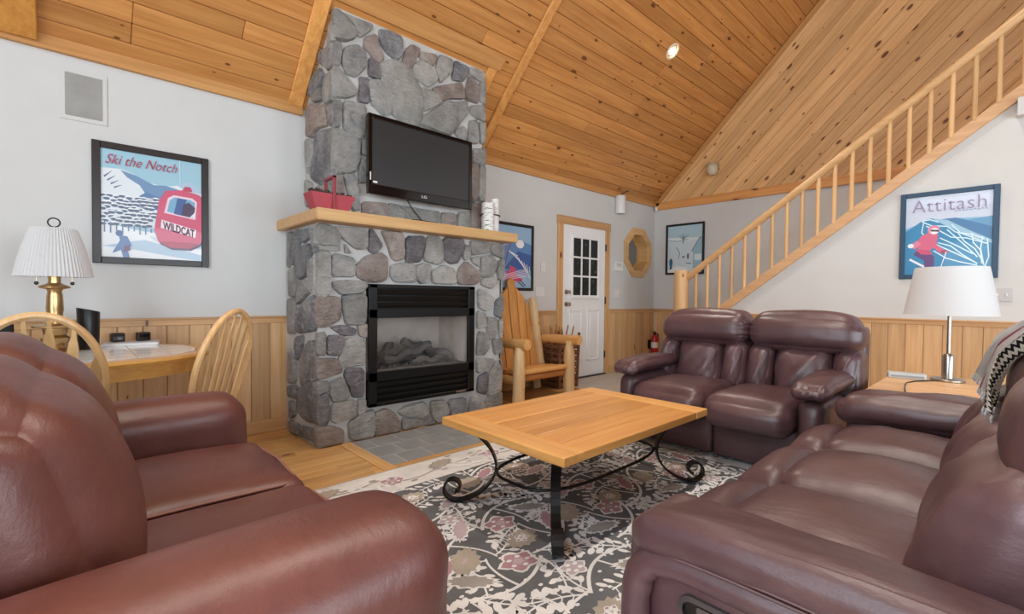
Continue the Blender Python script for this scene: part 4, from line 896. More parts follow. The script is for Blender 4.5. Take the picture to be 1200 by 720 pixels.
def sprig(a, b, c, n=6, size=.022, lv=2):
    size *= .95
    q = bez(a, b, c, 12); stem(q, .0048, lv=lv)
    for k in range(1, n+1):
        t_ = k/(n+.3); i = int(t_*12); p = Vector(q[i]); d = (Vector(q[min(i+1, 12)])-Vector(q[max(i-1, 0)])).normalized(); nn = Vector((-d.y, d.x))
        for sg in (1, -1):
            e = p+nn*sg*(.038+.010*random.random())+d*.026; stem([tuple(p), tuple(e)], .0028, lv=lv)
            an = math.atan2((e-p).y, (e-p).x); T = xf(tuple(e), an); pp([T(size*1.25*math.cos(th)*(1 if math.cos(th) < 0 else 1.2), size*.72*math.sin(th)) for th in [2*PI*j/9 for j in range(9)]], 'white', lv+1)
rg = random.Random(11)
gx, gy = 7, 6; MS = .74
for i in range(gx):
    for j in range(gy):
        cx = RX0+BW+(i+.5)*(RX1-RX0-2*BW)/gx + rg.uniform(-.05, .05); cy = RY0+BW+(j+.5)*(RY1-RY0-2*BW)/gy+(.09 if i % 2 else -.09); a = rg.uniform(-.5, .5)+(PI if (i+j) % 2 else 0)
        T = xf((cx, cy), a, MS)
        stem([T(*q) for q in bez((-.28, -.10), (-.05, .16), (.26, .02))], .008); stem([T(*q) for q in bez((-.02, .06), (.05, -.12), (.0, -.24))], .006)
        stem([T(*q) for q in bez((.05, .05), (.12, .16), (.06, .26))], .005)
        kind = (i*2+j) % 4
        if kind == 0: flower(T(-.14, -.12), a, .085, 'pink', 3); ragged(T(.17, -.10), a-.6, .11, .045, 'grey', 'white', 3)
        elif kind == 1: ragged(T(-.12, -.10), a+.4, .10, .062, 'beige', 'beige', 3); pp([T(-.12+.035*math.cos(th), -.10+.012*math.sin(th)) for th in [k for k in range(6)]], 'lilac', 5); ragged(T(.18, .10), a+.5, .11, .042, 'lilac', 'white', 3)
        elif kind == 2: ragged(T(.14, -.12), a-.5, .125, .046, 'grey', 'white', 3); flower(T(-.17, .10), a, .06, 'lilac', 3)
        else: ragged(T(-.15, -.10), a+.7, .11, .04, 'pink', 'white', 3); ragged(T(.15, -.12), a, .09, .06, 'beige', 'beige', 3); flower(T(.15, -.12), a, .036, 'pink', 5)
        sprig(T(.22, .02), T(.12, .20), T(-.08, .23), 5); sprig(T(0, -.22), T(.10, -.26), T(.26, -.20), 5, .018); sprig(T(-.27, -.08), T(-.30, .06), T(-.20, .22), 4, .018)
        for k in range(16): e = T(rg.uniform(-.3, .3), rg.uniform(-.28, .28)); pp([(e[0]+.011*math.cos(q), e[1]+.008*math.sin(q)) for q in (0, 1, 2, 3, 4, 5)], 'white', 2)
# border: pale scrolls with pink blossoms
def border(a, b, nrm):
    a, b, nrm = Vector(a), Vector(b), Vector(nrm); L_ = (b-a).length; d = (b-a).normalized(); n = int(L_/.34)
    for k in range(n):
        p = a+d*(k+.5)*L_/n + nrm*(.14+.03*(-1)**k); an = math.atan2(d.y, d.x)
        if k % 2 == 0: flower(tuple(p), an, .075, 'pink', 2)
        else: ragged(tuple(p), an+.3, .10, .05, 'beige', 'grey', 2); 
        q = p+d*.13; stem(bez(tuple(p), tuple(p+d*.1+nrm*.09), tuple(p+d*.3)), .005, 'grey'); 
        for m_ in range(6): e = p+d*rg.uniform(-.16, .16)+nrm*rg.uniform(-.12, .12); pp([(e.x+.02*math.cos(t_)*1.3, e.y+.012*math.sin(t_)) for t_ in (0, 1, 2, 3, 4, 5)], rg.choice(('grey', 'beige', 'lilac')), 2)
border((RX0, RY1), (RX1, RY1), (0, -1)); border((RX0, RY0), (RX1, RY0), (0, 1)); border((RX0, RY0+.3), (RX0, RY1-.3), (1, 0)); border((RX1, RY0+.3), (RX1, RY1-.3), (-1, 0))
for f in pat.faces: f.normal_update(); (f.normal_flip() if f.normal.z < 0 else None)
me = bpy.data.meshes.new('vine_pattern'); pat.to_mesh(me); pat.free()
for mm in pmats: me.materials.append(mm)
o = bpy.data.objects.new('vine_pattern', me); C.objects.link(o); o.parent = rug; o.location = -Vector(rug.location); tag(o, kind='stuff')

# ------------------------------------------------------------------ COFFEE TABLE
TT = .455; CX, CYc = 2.065, 1.635; TXA, TXB, TYA, TYB = 1.425, 2.700, 1.212, 2.058
ct = thing('coffee_table', 'pine plank coffee table with scrolled black wrought iron legs', 'coffee table', (CX, CYc, .013))
def plank(nm, x0, x1, y0, y1, mt, seed):
    bm = NB(); bx(bm, x0, x1, y0, y1, TT-.042, TT, .006, 2)
    obj(nm, bm, mt, ct, world=True)
plank('end_board', TXA, TXA+.135, TYA, TYB, M_COFFEEY, 1); plank('end_board', TXB-.135, TXB, TYA, TYB, M_COFFEEY, 2)
n = 6; wy = (TYB-TYA)/n
for k in range(n): plank('plank', TXA+.136, TXB-.136, TYA+k*wy+.0016, TYA+(k+1)*wy-.0016, M_COFFEE, k)
bm = NB()
for yy in (TYA+.06, TYB-.06): bx(bm, TXA+.08, TXB-.08, yy-.012, yy+.012, TT-.055, TT-.042)
for xx in (TXA+.09, TXB-.09): bx(bm, xx-.012, xx+.012, TYA+.06, TYB-.06, TT-.054, TT-.043)
tag(obj('iron_frame', bm, M_IRON, ct, world=True), kind='stuff')
hubs = []
for sx, sy in ((-1, 1), (-1, -1), (1, -1), (1, 1)):
    foot = Vector((CX+sx*.565, CYc+sy*.325, 0)); d = Vector((sx*.72, sy*.70, 0)).normalized()
    prof = [(-.02, .412), (-.075, .37), (-.135, .31), (-.165, .25), (-.172, .20), (-.155, .14), (-.11, .085), (-.05, .045), (.01, .024), (.06, .024), (.098, .05), (.108, .092), (.086, .13), (.046, .138), (.016, .112), (.02, .078), (.046, .07)]
    fine = []
    for (a, b) in zip(prof, prof[1:]): fine += [(a[0]*(1-t)+b[0]*t, a[1]*(1-t)+b[1]*t) for t in (0, .5)]
    fine.append(prof[-1]); fine = [fine[0]]+[((fine[i-1][0]+2*fine[i][0]+fine[i+1][0])/4, (fine[i-1][1]+2*fine[i][1]+fine[i+1][1])/4) for i in range(1, len(fine)-1)]+[fine[-1]]
    side_ = Vector((-d.y, d.x, 0)); bm = NB()
    tube(bm, [foot+d*s_+Vector((0, 0, z)) for s_, z in fine], 0, flat=(.023, .005), up=side_); obj('leg', bm, M_IRON, ct, False, world=True)
    hubs.append(foot-d*.172+Vector((0, 0, .2)))
bm = NB(); c0 = sum(hubs, Vector())/4; ax, ay = abs(hubs[0].x-c0.x), abs(hubs[0].y-c0.y)
ring_ = []
for k in range(41):
    th = 2*PI*k/40; c_, s_ = math.cos(th), math.sin(th); ring_.append((c0.x+ax*1.19*math.copysign(abs(c_)**.62, c_), c0.y+ay*1.19*math.copysign(abs(s_)**.62, s_), .2-.02*0))
tube(bm, ring_, .008, 8, False); obj('stretcher_ring', bm, M_IRON, ct, True, world=True)

# ------------------------------------------------------------------ SOFAS
ZF = .0165       # top of the rug
def softo(nm, parent, mat, c, s, **kw):
    bm = NB(); soft(bm, c, s, **kw); return obj(nm, bm, mat, parent, 'all', world=True)
def piping(nm, parent, mat, path, r_=.005): bm = NB(); tube(bm, path, r_, 6, False); return obj(nm, bm, mat, parent, 'all', world=True)

# --- red brown sofa (faces +x, at the left)
ls = thing('sofa', 'red brown leather loveseat with rolled arms and loose pillow back beside the dining table', 'sofa', (.1, 1.68, ZF))
ML = M_LEATHER_L
M_PIPE = plain('piping_tan', (150, 104, 92), .5)
bm = NB(); bx(bm, -.42, .53, .82, 2.52, .06, .30, .03, 3); obj('base', bm, ML, ls, 'all', world=True)
for x in (-.36, .46):
    for y in (.88, 2.46):
        bm = NB(); lathe(bm, [(.028, 0), (.034, .05), (0, .05)], 12, (x, y, ZF)); obj('foot', bm, M_BLACKM, ls, True, world=True)
def arm_prof(lift):
    def warp(p, q):
        f = clampf((p.z-.25)/.75, 0, 1)
        q.y *= 1+.20*math.sin(f*PI*.5)
        q.z += lift*max(0, p.z)*(.5+.5*p.x)-.012*max(0, p.x)**6*f
        return q
    return warp
for y0, y1, sd, hh, lf in ((.735, 1.06, 1, .575, .02), (2.345, 2.60, 2, .555, .02)):
    softo('arm', ls, ML, (.115, (y0+y1)/2, .075+hh/2), (.95, (y1-y0)*.88, hh), r=.12, bulge=(.012, .01, .012), cuts=22, warp=arm_prof(lf), wr=.003, wsc=3, wst=(.6, 1, 1), seed=sd)
for y0, y1, sd in ((1.075, 1.70, 3), (1.70, 2.33, 4)):
    softo('seat_cushion', ls, ML, (.245, (y0+y1)/2, .355), (.74, y1-y0-.006, .18), r=.06, bulge=(.02, .0, .05), cuts=22, wr=.003, wsc=5, wst=(.7, 1.5, 1), seed=sd)
    xf_, zt = .617, .44
    piping('piping', ls, M_PIPE, [(-.02, y1-.022, zt-.006), (.30, y1-.022, zt-.004), (.53, y1-.024, zt-.008), (.578, y1-.045, zt-.010), (.592, y1-.10, zt-.010), (.602, (y0+y1)/2, zt-.004), (.592, y0+.10, zt-.010), (.578, y0+.045, zt-.010), (.53, y0+.024, zt-.008), (.30, y0+.022, zt-.004), (-.02, y0+.022, zt-.006)], .0055)
def lean(k, sd):
    def warp(p, q):
        q.x -= k*(q.z+.26)
        q.z -= .045*(p.y**2)*max(0, p.z)
        if p.x > -.5:    # long soft folds running from the upper outer corner down the face
            w_ = (p.y*1.1+p.z*.9)+.25*math.sin(2.2*p.z+sd); ridge = max(0, math.sin(6.5*w_+sd))**3
            q.x += .0*ridge*math.exp(-((p.z-.1)/.42)**2)*(1-p.y**2)
        return q
    return warp
for y0, y1, sd in ((1.05, 1.70, 5), (1.69, 2.35, 6)):
    softo('back_cushion', ls, ML, (-.02, (y0+y1)/2, .69), (.25, y1-y0, .53), r=.12, bulge=(.07, .012, .02), cuts=30, warp=lean(.25, sd), wr=.003, wsc=3.2, wst=(1, .8, 1.2), seed=sd)
softo('back_frame', ls, ML, (-.33, 1.67, .49), (.22, 1.86, .80), r=.09, bulge=(.01, 0, .01), cuts=12, warp=lambda p, q: Vector((q.x-.10*(q.z+.4), q.y, q.z)), wr=.004, seed=7)

# --- burgundy reclining sofa (faces +y, at the right)
rs_ = thing('reclining_sofa', 'long burgundy leather reclining sofa with a patterned throw over its back', 'sofa', (2.1, .2, ZF))
MR = M_LEATHER_R
bm = NB(); bx(bm, 1.02, 3.20, -.46, .55, .06, .34, .03, 2); obj('base', bm, MR, rs_, 'all', world=True)
for x in (1.1, 3.12):
    for y in (-.38, .48):
        bm = NB(); lathe(bm, [(.03, 0), (.03, .05), (0, .05)], 12, (x, y, ZF)); obj('foot', bm, M_BLACKM, rs_, True, world=True)
# near arm: side panel, bordering roll, padded top
softo('arm_panel', rs_, MR, (1.10, .03, .30), (.23, 1.12, .46), r=.03, cuts=14, wr=.003, seed=11)
XA = .972
roll = [(XA, .595, .05), (XA, .60, .25), (XA, .60, .40), (XA, .59, .455), (XA, .555, .495), (XA, .49, .51), (XA, .30, .512), (XA, .0, .512), (XA, -.5, .512)]
rp = []
for a, b in zip(roll, roll[1:]): rp += [Vector(a).lerp(Vector(b), t) for t in (0, .33, .66)]
bm = NB(); tube(bm, rp+[Vector(roll[-1])], [.034+.004*noise.noise(Vector((i*.6, 4, 2))) for i in range(len(rp)+1)], 14); obj('border_roll', bm, MR, rs_, 'all', world=True)
softo('arm_front', rs_, MR, (1.12, .585, .31), (.25, .12, .52), r=.05, bulge=(0, .03, 0), cuts=12, wr=.004, seed=12)
def armtop(p, q):
    q.z += .015 - .03*max(0, p.y)**2.5 - (.038+.030*max(0, .8-p.y))*(p.x+1)
    q.z += .005*max(0, math.sin(5*p.y+3*p.x))**2*(1-p.x**2)
    return q
softo('arm_pad', rs_, MR, (1.095, .045, .570), (.33, 1.13, .125), r=.06, bulge=(.010, .02, .018), cuts=28, warp=armtop, wr=.007, wsc=5, wst=(1.2, .7, 1), seed=13)
for dz, dx in ((.548, .928), (.535, .935)):
    piping('stitching', rs_, plain('stitch', (104, 76, 76), .5), [(XA-.035+dx-.928, y, dz+.004*math.sin(y*5)-.03*max(0, (y-.4))) for y in [.56-.06*k for k in range(18)]], .0028)
softo('arm_pad', rs_, MR, (3.03, .19, .55), (.30, .88, .15), r=.072, bulge=(.01, .02, .02), cuts=24, warp=lambda p, q: Vector((q.x, q.y, q.z-.03*max(0, p.y)**2.5+.006*max(0, math.sin(9*p.y+4*p.x))**2)), wr=.007, wsc=5, seed=14)
softo('arm_panel', rs_, MR, (3.05, .06, .29), (.24, 1.06, .44), r=.05, cuts=12, bulge=(0, .02, 0), wr=.003, seed=15)
# lever
lev = bpy.data.objects.new('recliner_lever', None); lev.empty_display_size = .03; C.objects.link(lev); lev.parent = rs_; lev.location = Vector((.986, .425, .415))-Vector(rs_.location)
def stadium(L_, H_, x, n=10): return [(x, (L_/2-H_/2)*(1 if math.cos(t) >= 0 else -1)+H_/2*math.cos(t), H_/2*math.sin(t)) for t in [2*PI*(k+.5)/(2*n) for k in range(2*n)]]
bm = NB(); A = [bm.verts.new(p) for p in stadium(.145, .066, -.010)]; B = [bm.verts.new(p) for p in stadium(.122, .044, -.012)]; A2 = [bm.verts.new(p) for p in stadium(.148, .069, .004)]
for j in range(20): bm.faces.new((A[j], A[(j+1) % 20], B[(j+1) % 20], B[j])); bm.faces.new((A2[j], A2[(j+1) % 20], A[(j+1) % 20], A[j]))
obj('escutcheon', bm, plain('bronze_plastic', (70, 62, 61), .3), lev)
bm = NB(); prism(bm, stadium(.126, .046, -.004), (.003, 0, 0)); obj('recess', bm, M_BLACK, lev)
bm = NB(); bx(bm, -.016, -.006, -.045, .03, -.02, .018, .004); bx(bm, -.0155, -.0065, -.055, -.042, -.02, .0, .003); tag(obj('latch', bm, plain('bronze_latch', (84, 70, 68), .3), lev), kind='stuff')
# seats: pads and front flaps
xs_ = [1.25, 1.82, 2.39, 2.91]
for k in range(3):
    a, b = xs_[k], xs_[k+1]; cx = (a+b)/2
    softo('seat_pad', rs_, MR, (cx, .31, .382), (b-a-.012, .56, .165), r=.078, bulge=(.004, .02, .055), cuts=24, wr=.004, wsc=5, wst=(.8, 2.0, 1), seed=20+k, warp=lambda p, q: Vector((q.x, q.y+.02*(1-p.x**2)*max(0, p.y), q.z)))
    def flap(p, q):
        q.z -= .10*max(0, (p.y+.4))**2*.7
        return q
    softo('footrest', rs_, MR, (cx, .648, .366), (b-a-.012, .255, .17), r=.08, bulge=(.004, .02, .036), cuts=20, warp=flap, wr=.005, wsc=6, seed=30+k)
    softo('front_panel', rs_, MR, (cx, .60, .19), (b-a-.004, .12, .26), r=.03, bulge=(0, .015, 0), cuts=8, wr=.003, seed=40+k)
    def lum(p, q):
        q.y -= .30*(q.z+.15)
        if p.y > -.3: q.y += .010*max(0, math.sin(7.5*p.x+2.2*p.z+k))**2*(1-.4*p.z)
        return q
    softo('back_lumbar', rs_, MR, (cx, .0, .595), (b-a-.006, .29, .38), r=.10, bulge=(.0, .045, .02), cuts=26, warp=lum, wr=.007, wsc=5, wst=(1.4, 1, .8), seed=50+k)
    softo('headrest', rs_, MR, (cx, -.14, .825), (b-a-.002, .26, .33), r=.125, bulge=(.015, .03, .02), cuts=22, wr=.005, wsc=4, seed=60+k, warp=lambda p, q: Vector((q.x, q.y-.13*q.z, q.z)))
softo('back_shell', rs_, MR, (2.1, -.39, .50), (1.75, .18, .84), r=.07, cuts=10, warp=lambda p, q: Vector((q.x, q.y-.10*q.z, q.z)), wr=.003, seed=70)

# --- burgundy loveseat (faces -x, before the stair wall)
lv = thing('reclining_loveseat', 'burgundy leather reclining loveseat with puffy headrests before the staircase', 'sofa', (3.5, 1.35, ZF))
bm = NB(); bx(bm, 3.24, 3.95, .72, 1.98, .06, .34, .03, 2); obj('base', bm, MR, lv, 'all', world=True)
for x in (3.32, 3.88):
    for y in (.80, 1.90):
        bm = NB(); lathe(bm, [(.03, 0), (.03, .05), (0, .05)], 12, (x, y, ZF)); obj('foot', bm, M_BLACKM, lv, True, world=True)
for y0, y1, sd in ((.855, 1.385, 80), (1.387, 1.915, 81)):
    cy = (y0+y1)/2
    softo('seat_cushion', lv, MR, (3.30, cy, .385), (.68, y1-y0-.004, .205), r=.085, bulge=(.028, .0, .028), cuts=24, wr=.004, wsc=5, wst=(1.5, .8, 1), seed=sd, warp=lambda p, q: Vector((q.x, q.y, q.z-.02*max(0, -p.x)**3)))
    softo('front_panel', lv, MR, (3.22, cy, .18), (.14, y1-y0-.004, .27), r=.035, bulge=(.015, 0, 0), cuts=10, wr=.004, seed=sd+2)
def lum2(sd, k):
    def f(p, q):
        q.x += .20*(q.z+.15)
        if p.x < .3: q.x -= k*max(0, math.sin(6*p.y+5*p.z+sd))**2*(1-.3*p.z)
        return q
    return f
for y0, y1, sd in ((.650, .815, 82), (.815, 1.165, 83), (1.165, 1.345, 84), (1.345, 1.525, 85), (1.525, 1.885, 86), (1.885, 2.045, 87)):
    wd = y1-y0; nm = 'back_lumbar' if wd > .3 else 'back_wing'
    softo(nm, lv, MR, (3.675, (y0+y1)/2, .595), (.27, wd-.002, .37), r=.095 if wd > .3 else .075, bulge=(.035, .0, .02), cuts=22, warp=lum2(sd, .014 if wd > .3 else .008), wr=.006, wsc=5, wst=(1, 1.3, .8), seed=sd+4)
def headw(c_):
    def f(p, q):
        q.x += .16*q.z
        q.z -= .050*max(0, p.y*c_)**3*max(0, p.z) + .018*max(0, -p.y*c_)**6*max(0, p.z)
        if p.x < .3: q.x -= .006*math.sin(20*p.z)*max(0, -p.y*c_)**5
        return q
    return f
for y0, y1, sd, c_ in ((.645, 1.348, 90, -1), (1.342, 2.045, 91, 1)):
    softo('headrest', lv, MR, (3.735, (y0+y1)/2, .872), (.29, y1-y0, .255), r=.105, bulge=(.028, .0, .022), cuts=26, wr=.005, wsc=4, seed=sd, warp=headw(c_))
for y0, y1, sd in ((.69, .87, 92), (1.895, 2.075, 93)):
    cy = (y0+y1)/2
    softo('arm_panel', lv, MR, (3.46, cy, .29), (.86, y1-y0-.03, .46), r=.06, bulge=(.02, 0, 0), cuts=12, wr=.003, seed=sd)
    def armw(p, q):
        q.z -= .030*max(0, -p.x)**3; q.x += .002*math.sin(18*p.y)*max(0, -p.x)**4
        q.z += .006*max(0, math.sin(10*p.x+6*p.y))**2
        return q
    softo('arm_pad', lv, MR, (3.36, cy, .588), (.74, y1-y0+.015, .088), r=.043, bulge=(.02, .01, .018), cuts=24, warp=armw, wr=.006, wsc=6, wst=(.7, 1.2, 1), seed=sd+2)
softo('back_shell', lv, MR, (3.90, 1.35, .50), (.16, 1.36, .84), r=.07, cuts=10, warp=lambda p, q: Vector((q.x+.10*q.z, q.y, q.z)), wr=.003, seed=95)

# ------------------------------------------------------------------ DINING SET
DT = .762; DX, DYc, DA, DB = -.36, 3.44, .97, .555
def superell(a, b, e, n=56): return [(a*math.copysign(abs(math.cos(t))**(2/e), math.cos(t)), b*math.copysign(abs(math.sin(t))**(2/e), math.sin(t))) for t in [2*PI*k/n for k in range(n)]]
dt = thing('dining_table', 'oval oak dining table with a white tiled top against the wall', 'dining table', (DX, DYc, 0))
bm = NB(); out = superell(DA, DB, 2.7); inn = superell(DA-.055, DB-.055, 2.7); n = len(out)
V = [[bm.verts.new((x, y, z)) for x, y in L_] for L_, z in ((inn, DT-.012), (inn, DT), (out, DT-.003), (superell(DA+.006, DB+.006, 2.7), DT-.016), (superell(DA-.004, DB-.004, 2.7), DT-.034), (superell(DA-.03, DB-.03, 2.7), DT-.036), (inn, DT-.036))]
for P_, Q_ in zip(V, V[1:]+V[:1]):
    for j in range(n): bm.faces.new((P_[j], P_[(j+1) % n], Q_[(j+1) % n], Q_[j]))
obj('edge_band', bm, M_OAKH, dt, True)
bm = NB(); prism(bm, [(x, y, DT-.030) for x, y in inn], (0, 0, .022)); obj('tile_bed', bm, plain('tile_grout', (196, 194, 190), .8), dt)
tw = .152; M_WT = plain('white_tile', (240, 240, 239), .12, var=.02)
nx, ny = int(2*DA/tw)+2, int(2*DB/tw)+2
def inside(x, y): return abs(x/(DA-.058))**2.7+abs(y/(DB-.058))**2.7 <= 1
for i in range(nx):
    for j in range(ny):
        x0, y0 = -nx*tw/2+i*tw+.002, -ny*tw/2+j*tw+.002; S_ = 10; g_ = [(x0+(tw-.004)*a/S_, y0+(tw-.004)*b/S_) for a, b in [(k, 0) for k in range(S_)]+[(S_, k) for k in range(S_)]+[(S_-k, S_) for k in range(S_)]+[(0, S_-k) for k in range(S_)]]
        if all(inside(*p) for p in g_): g_ = [g_[0], g_[10], g_[20], g_[30]]
        else:
            q_ = []
            for (x, y) in g_:
                f = (abs(x/(DA-.058))**2.7+abs(y/(DB-.058))**2.7)**(1/2.7)
                if f > 1: 
                    if f < 1.25: q_.append((x/f, y/f))
                else: q_.append((x, y))
            g_ = q_
            if len([1 for p in g_ if inside(p[0]*.995, p[1]*.995)]) < 6: continue
        bm = NB(); prism(bm, [(x, y, DT-.009) for x, y in g_], (0, 0, .009)); obj('tile', bm, M_WT, dt)
bm = NB(); o1, o2 = superell(DA-.05, DB-.05, 2.7), superell(DA-.075, DB-.075, 2.7)
V = [[bm.verts.new((x, y, z)) for x, y in L_] for L_, z in ((o1, DT-.036), (o1, DT-.105), (o2, DT-.105), (o2, DT-.036))]
for P_, Q_ in zip(V, V[1:]+V[:1]):
    for j in range(n): bm.faces.new((P_[j], P_[(j+1) % n], Q_[(j+1) % n], Q_[j]))
obj('apron', bm, M_OAKH, dt, True)
for sx in (-.42, .42):
    bm = NB(); lathe(bm, [(.10, .66), (.10, .60), (.07, .58), (.085, .54), (.11, .46), (.115, .38), (.09, .30), (.07, .27), (.085, .25), (.085, .16), (.06, .13), (0, .13)], 20, (sx, 0, 0)); obj('pedestal', bm, M_OAKH, dt, True)
    for s_ in (-1, 1):
        bm = NB(); tube(bm, [(sx, s_*.03, .20), (sx, s_*.16, .19), (sx, s_*.28, .10), (sx, s_*.36, .035)], [.045, .042, .036, .032], 10); obj('foot', bm, M_OAKH, dt, True)
def windsor(label, loc, rz, bow_w=.225, bh=.995, ns=7, wide=1.0):
    o = thing('windsor_chair', label, 'chair', loc, rz)
    SZ = .445; ly = lambda z: -.02-.27*(z-SZ)               # back leans away
    bm = NB(); pr = [(.21*math.cos(t)*(1.0 if math.sin(t) > 0 else .94), .205+.215*math.sin(t)) for t in [2*PI*k/32 for k in range(32)]]
    V = [[bm.verts.new((x*g, .205+(y-.205)*g, z)) for x, y in pr] for g, z in ((.90, SZ-.035), (1.0, SZ-.02), (1.0, SZ-.004), (.97, SZ))]
    for P_, Q_ in zip(V, V[1:]):
        for j in range(32): bm.faces.new((P_[j], P_[(j+1) % 32], Q_[(j+1) % 32], Q_[j]))
    bm.faces.new(V[0][::-1]); bm.faces.new(V[-1]); obj('seat', bm, M_OAK, o, True)
    def bow(t):   # t 0..1 along the bow
        a = PI*t; x = -bow_w*math.cos(a); zz = math.sin(a)
        if abs(math.cos(a)) > .93: x = math.copysign(bow_w*(.93+.07*0), x)
        z = SZ + (bh-SZ)*(zz**.62 if zz > 0 else 0); x = math.copysign(min(abs(x), bow_w)*(.80+.20*min(1, (z-SZ)/.22)), x)
        return Vector((x, ly(z), z))
    bm = NB(); tube(bm, [bow(k/36) for k in range(37)], .0155, 8); obj('bow', bm, M_OAK, o, True)
    for k in range(ns):
        xb = (k-(ns-1)/2)*.30/(ns-1); xt = (k-(ns-1)/2)*bow_w*1.62/(ns-1)
        zt = bh
        for i in range(200):
            q = bow(i/199)
            if abs(q.x-xt) < .004 and q.z > SZ+.2: zt = q.z; break
        bm = NB(); prof = [(0, .007), (.30, .009), (.50, .013*wide), (.70, .0165*wide), (.80, .0175*wide), (.86, .013*wide), (.90, .007), (1, .0065)]
        A_, B_ = [], []
        for f, w_ in prof:
            z = SZ-.01+(zt-SZ+.01)*f; x = xb+(xt-xb)*f
            A_.append(Vector((x-w_, ly(z)-.004, z))); B_.append(Vector((x+w_, ly(z)-.004, z)))
        prism(bm, A_+B_[::-1], (0, .009, 0)); obj('spindle', bm, M_OAK, o)
    for sx in (-1, 1):
        for sy in (0, 1):
            top = Vector((sx*.14, .09+.24*sy, SZ-.03)); bot = Vector((sx*.20, .01+.40*sy, 0)); bm = NB()
            N_ = 10; tube(bm, [top.lerp(bot, k/N_) for k in range(N_+1)], [.016, .018, .021, .017, .019, .021, .020, .018, .016, .014, .012], 10); obj('leg', bm, M_OAK, o, True)
    for sx in (-1, 1):
        bm = NB(); tube(bm, [(sx*.175, .05, .20), (sx*.175, .20, .20), (sx*.175, .37, .20)], [.009, .013, .009], 8); obj('stretcher', bm, M_OAK, o, True)
    bm = NB(); tube(bm, [(-.175, .2, .20), (0, .2, .20), (.175, .2, .20)], [.009, .013, .009], 8); obj('stretcher', bm, M_OAK, o, True)
    return o
windsor('oak windsor chair behind the red brown sofa, its back to the sofa', (-.10, 2.81, 0), 0, bow_w=.225, bh=1.0, ns=6, wide=1.05)
f = Vector((-.70, .71)); windsor('oak windsor chair tucked at the rounded end of the dining table near the fireplace', (.535, 2.985, 0), math.atan2(f.y, f.x)-PI/2, bow_w=.225, bh=1.0, ns=7, wide=.75)
# brass lamp with pleated shade
o = thing('table_lamp', 'brass column table lamp with a white pleated shade on the dining table', 'lamp', (-.062, 3.53, DT))
bm = NB(); lathe(bm, [(.085, 0), (.088, .012), (.075, .022), (.05, .032), (.045, .05), (.055, .065), (.058, .085), (.042, .10), (.048, .115), (.05, .135), (.09, .142), (.092, .152), (.05, .16), (.034, .18), (.030, .20), (.036, .24), (.033, .31), (.029, .335), (.034, .345), (.062, .352), (.064, .362), (.038, .372), (.026, .38), (.026, .44), (0, .44)], 28); obj('base', bm, M_BRASS, o, True)
bm = NB(); tube(bm, [(0, 0, .43), (0, 0, .68)], .005, 8); obj('harp_rod', bm, M_BRASS, o, True)
bm = NB(); N_ = 120; pro = [(.158, .412), (.153, .44), (.127, .56), (.098, .655), (.092, .670)]
R_ = [[bm.verts.new(((r_+(.0022 if k % 2 else -.0022))*math.cos(2*PI*k/N_), (r_+(.0022 if k % 2 else -.0022))*math.sin(2*PI*k/N_), z)) for k in range(N_)] for r_, z in pro]
for P_, Q_ in zip(R_, R_[1:]):
    for j in range(N_): bm.faces.new((P_[j], P_[(j+1) % N_], Q_[(j+1) % N_], Q_[j]))
t = NT('shade_cloth'); t.b.inputs['Base Color'].default_value = s2l((226, 228, 231)); t.val(t.b, 'Roughness', .9); t.val(t.b, 'Subsurface Weight', .0); tr_ = t.n('ShaderNodeBsdfTranslucent'); tr_.inputs[0].default_value = (.8, .8, .8, 1); mx = t.n('ShaderNodeMixShader'); mx.inputs[0].default_value = .35; t.l(t.b.outputs[0], mx.inputs[1]); t.l(tr_.outputs[0], mx.inputs[2]); t.l(mx.outputs[0], t.t.nodes['Material Output'].inputs[0]); M_SHADE = t.m
obj('shade', bm, M_SHADE, o)
bm = NB(); tube(bm, [(.024*math.cos(a), 0, .703+.024*math.sin(a)) for a in [2*PI*k/16 for k in range(17)]], .0035, 6, False); obj('finial_ring', bm, M_BLACKM, o, True)
for s_ in (-1, 1):
    bm = NB(); tube(bm, [(s_*.07, -.02*s_, .43), (s_*.07, -.02*s_, .385)], .0018, 5); obj('pull_chain', bm, M_BRASS, o)
    bm = NB(); bmesh.ops.create_uvsphere(bm, u_segments=10, v_segments=8, radius=.010, matrix=Matrix.Translation((s_*.07, -.02*s_, .378))); obj('pull_bead', bm, plain('dark_bead', (44, 46, 40), .3), o, True)
# black speaker, second box, router and papers
o = thing('smart_speaker', 'tall black cylinder speaker with slanted top behind the lamp on the dining table', 'speaker', (.075, 3.70, DT))
bm = NB(); lathe(bm, [(.045, 0), (.048, .01), (.053, .225), (.051, .23), (0, .232)], 24)
for v_ in bm.verts: v_.co.z += (-.25*v_.co.x if v_.co.z > .15 else 0)
obj('body', bm, M_BLACK, o, True)
bm = NB(); lathe(bm, [(.047, 0), (.047, .006), (0, .006)], 24, (0, 0, -.0)); obj('foot_ring', bm, M_BLACKM, o, True)
o = thing('speaker_box', 'squat black box speaker on the dining table behind the windsor chair bow', 'speaker', (-.31, 3.72, DT), .3)
bm = NB(); bx(bm, -.075, .075, -.06, .06, 0, .16, .012, 2); obj('body', bm, M_BLACK, o)
bm = NB(); bx(bm, -.06, .06, -.064, -.058, .015, .145, .004); obj('grille', bm, plain('grille_black', (30, 30, 32), .8, bump=.6, bscale=200), o)
o = thing('paper_stack', 'flat white paper stack on the table top below the wainscot', 'papers', (.285, 3.86, DT), -.15)
bm = NB(); bx(bm, -.14, .14, -.10, .09, 0, .016, .002); obj('sheets', bm, M_WHITE, o)
bm = NB(); bx(bm, -.135, .135, -.095, .085, .0165, .0185); obj('cover', bm, plain('paper_cover', (214, 216, 220), .5), o)
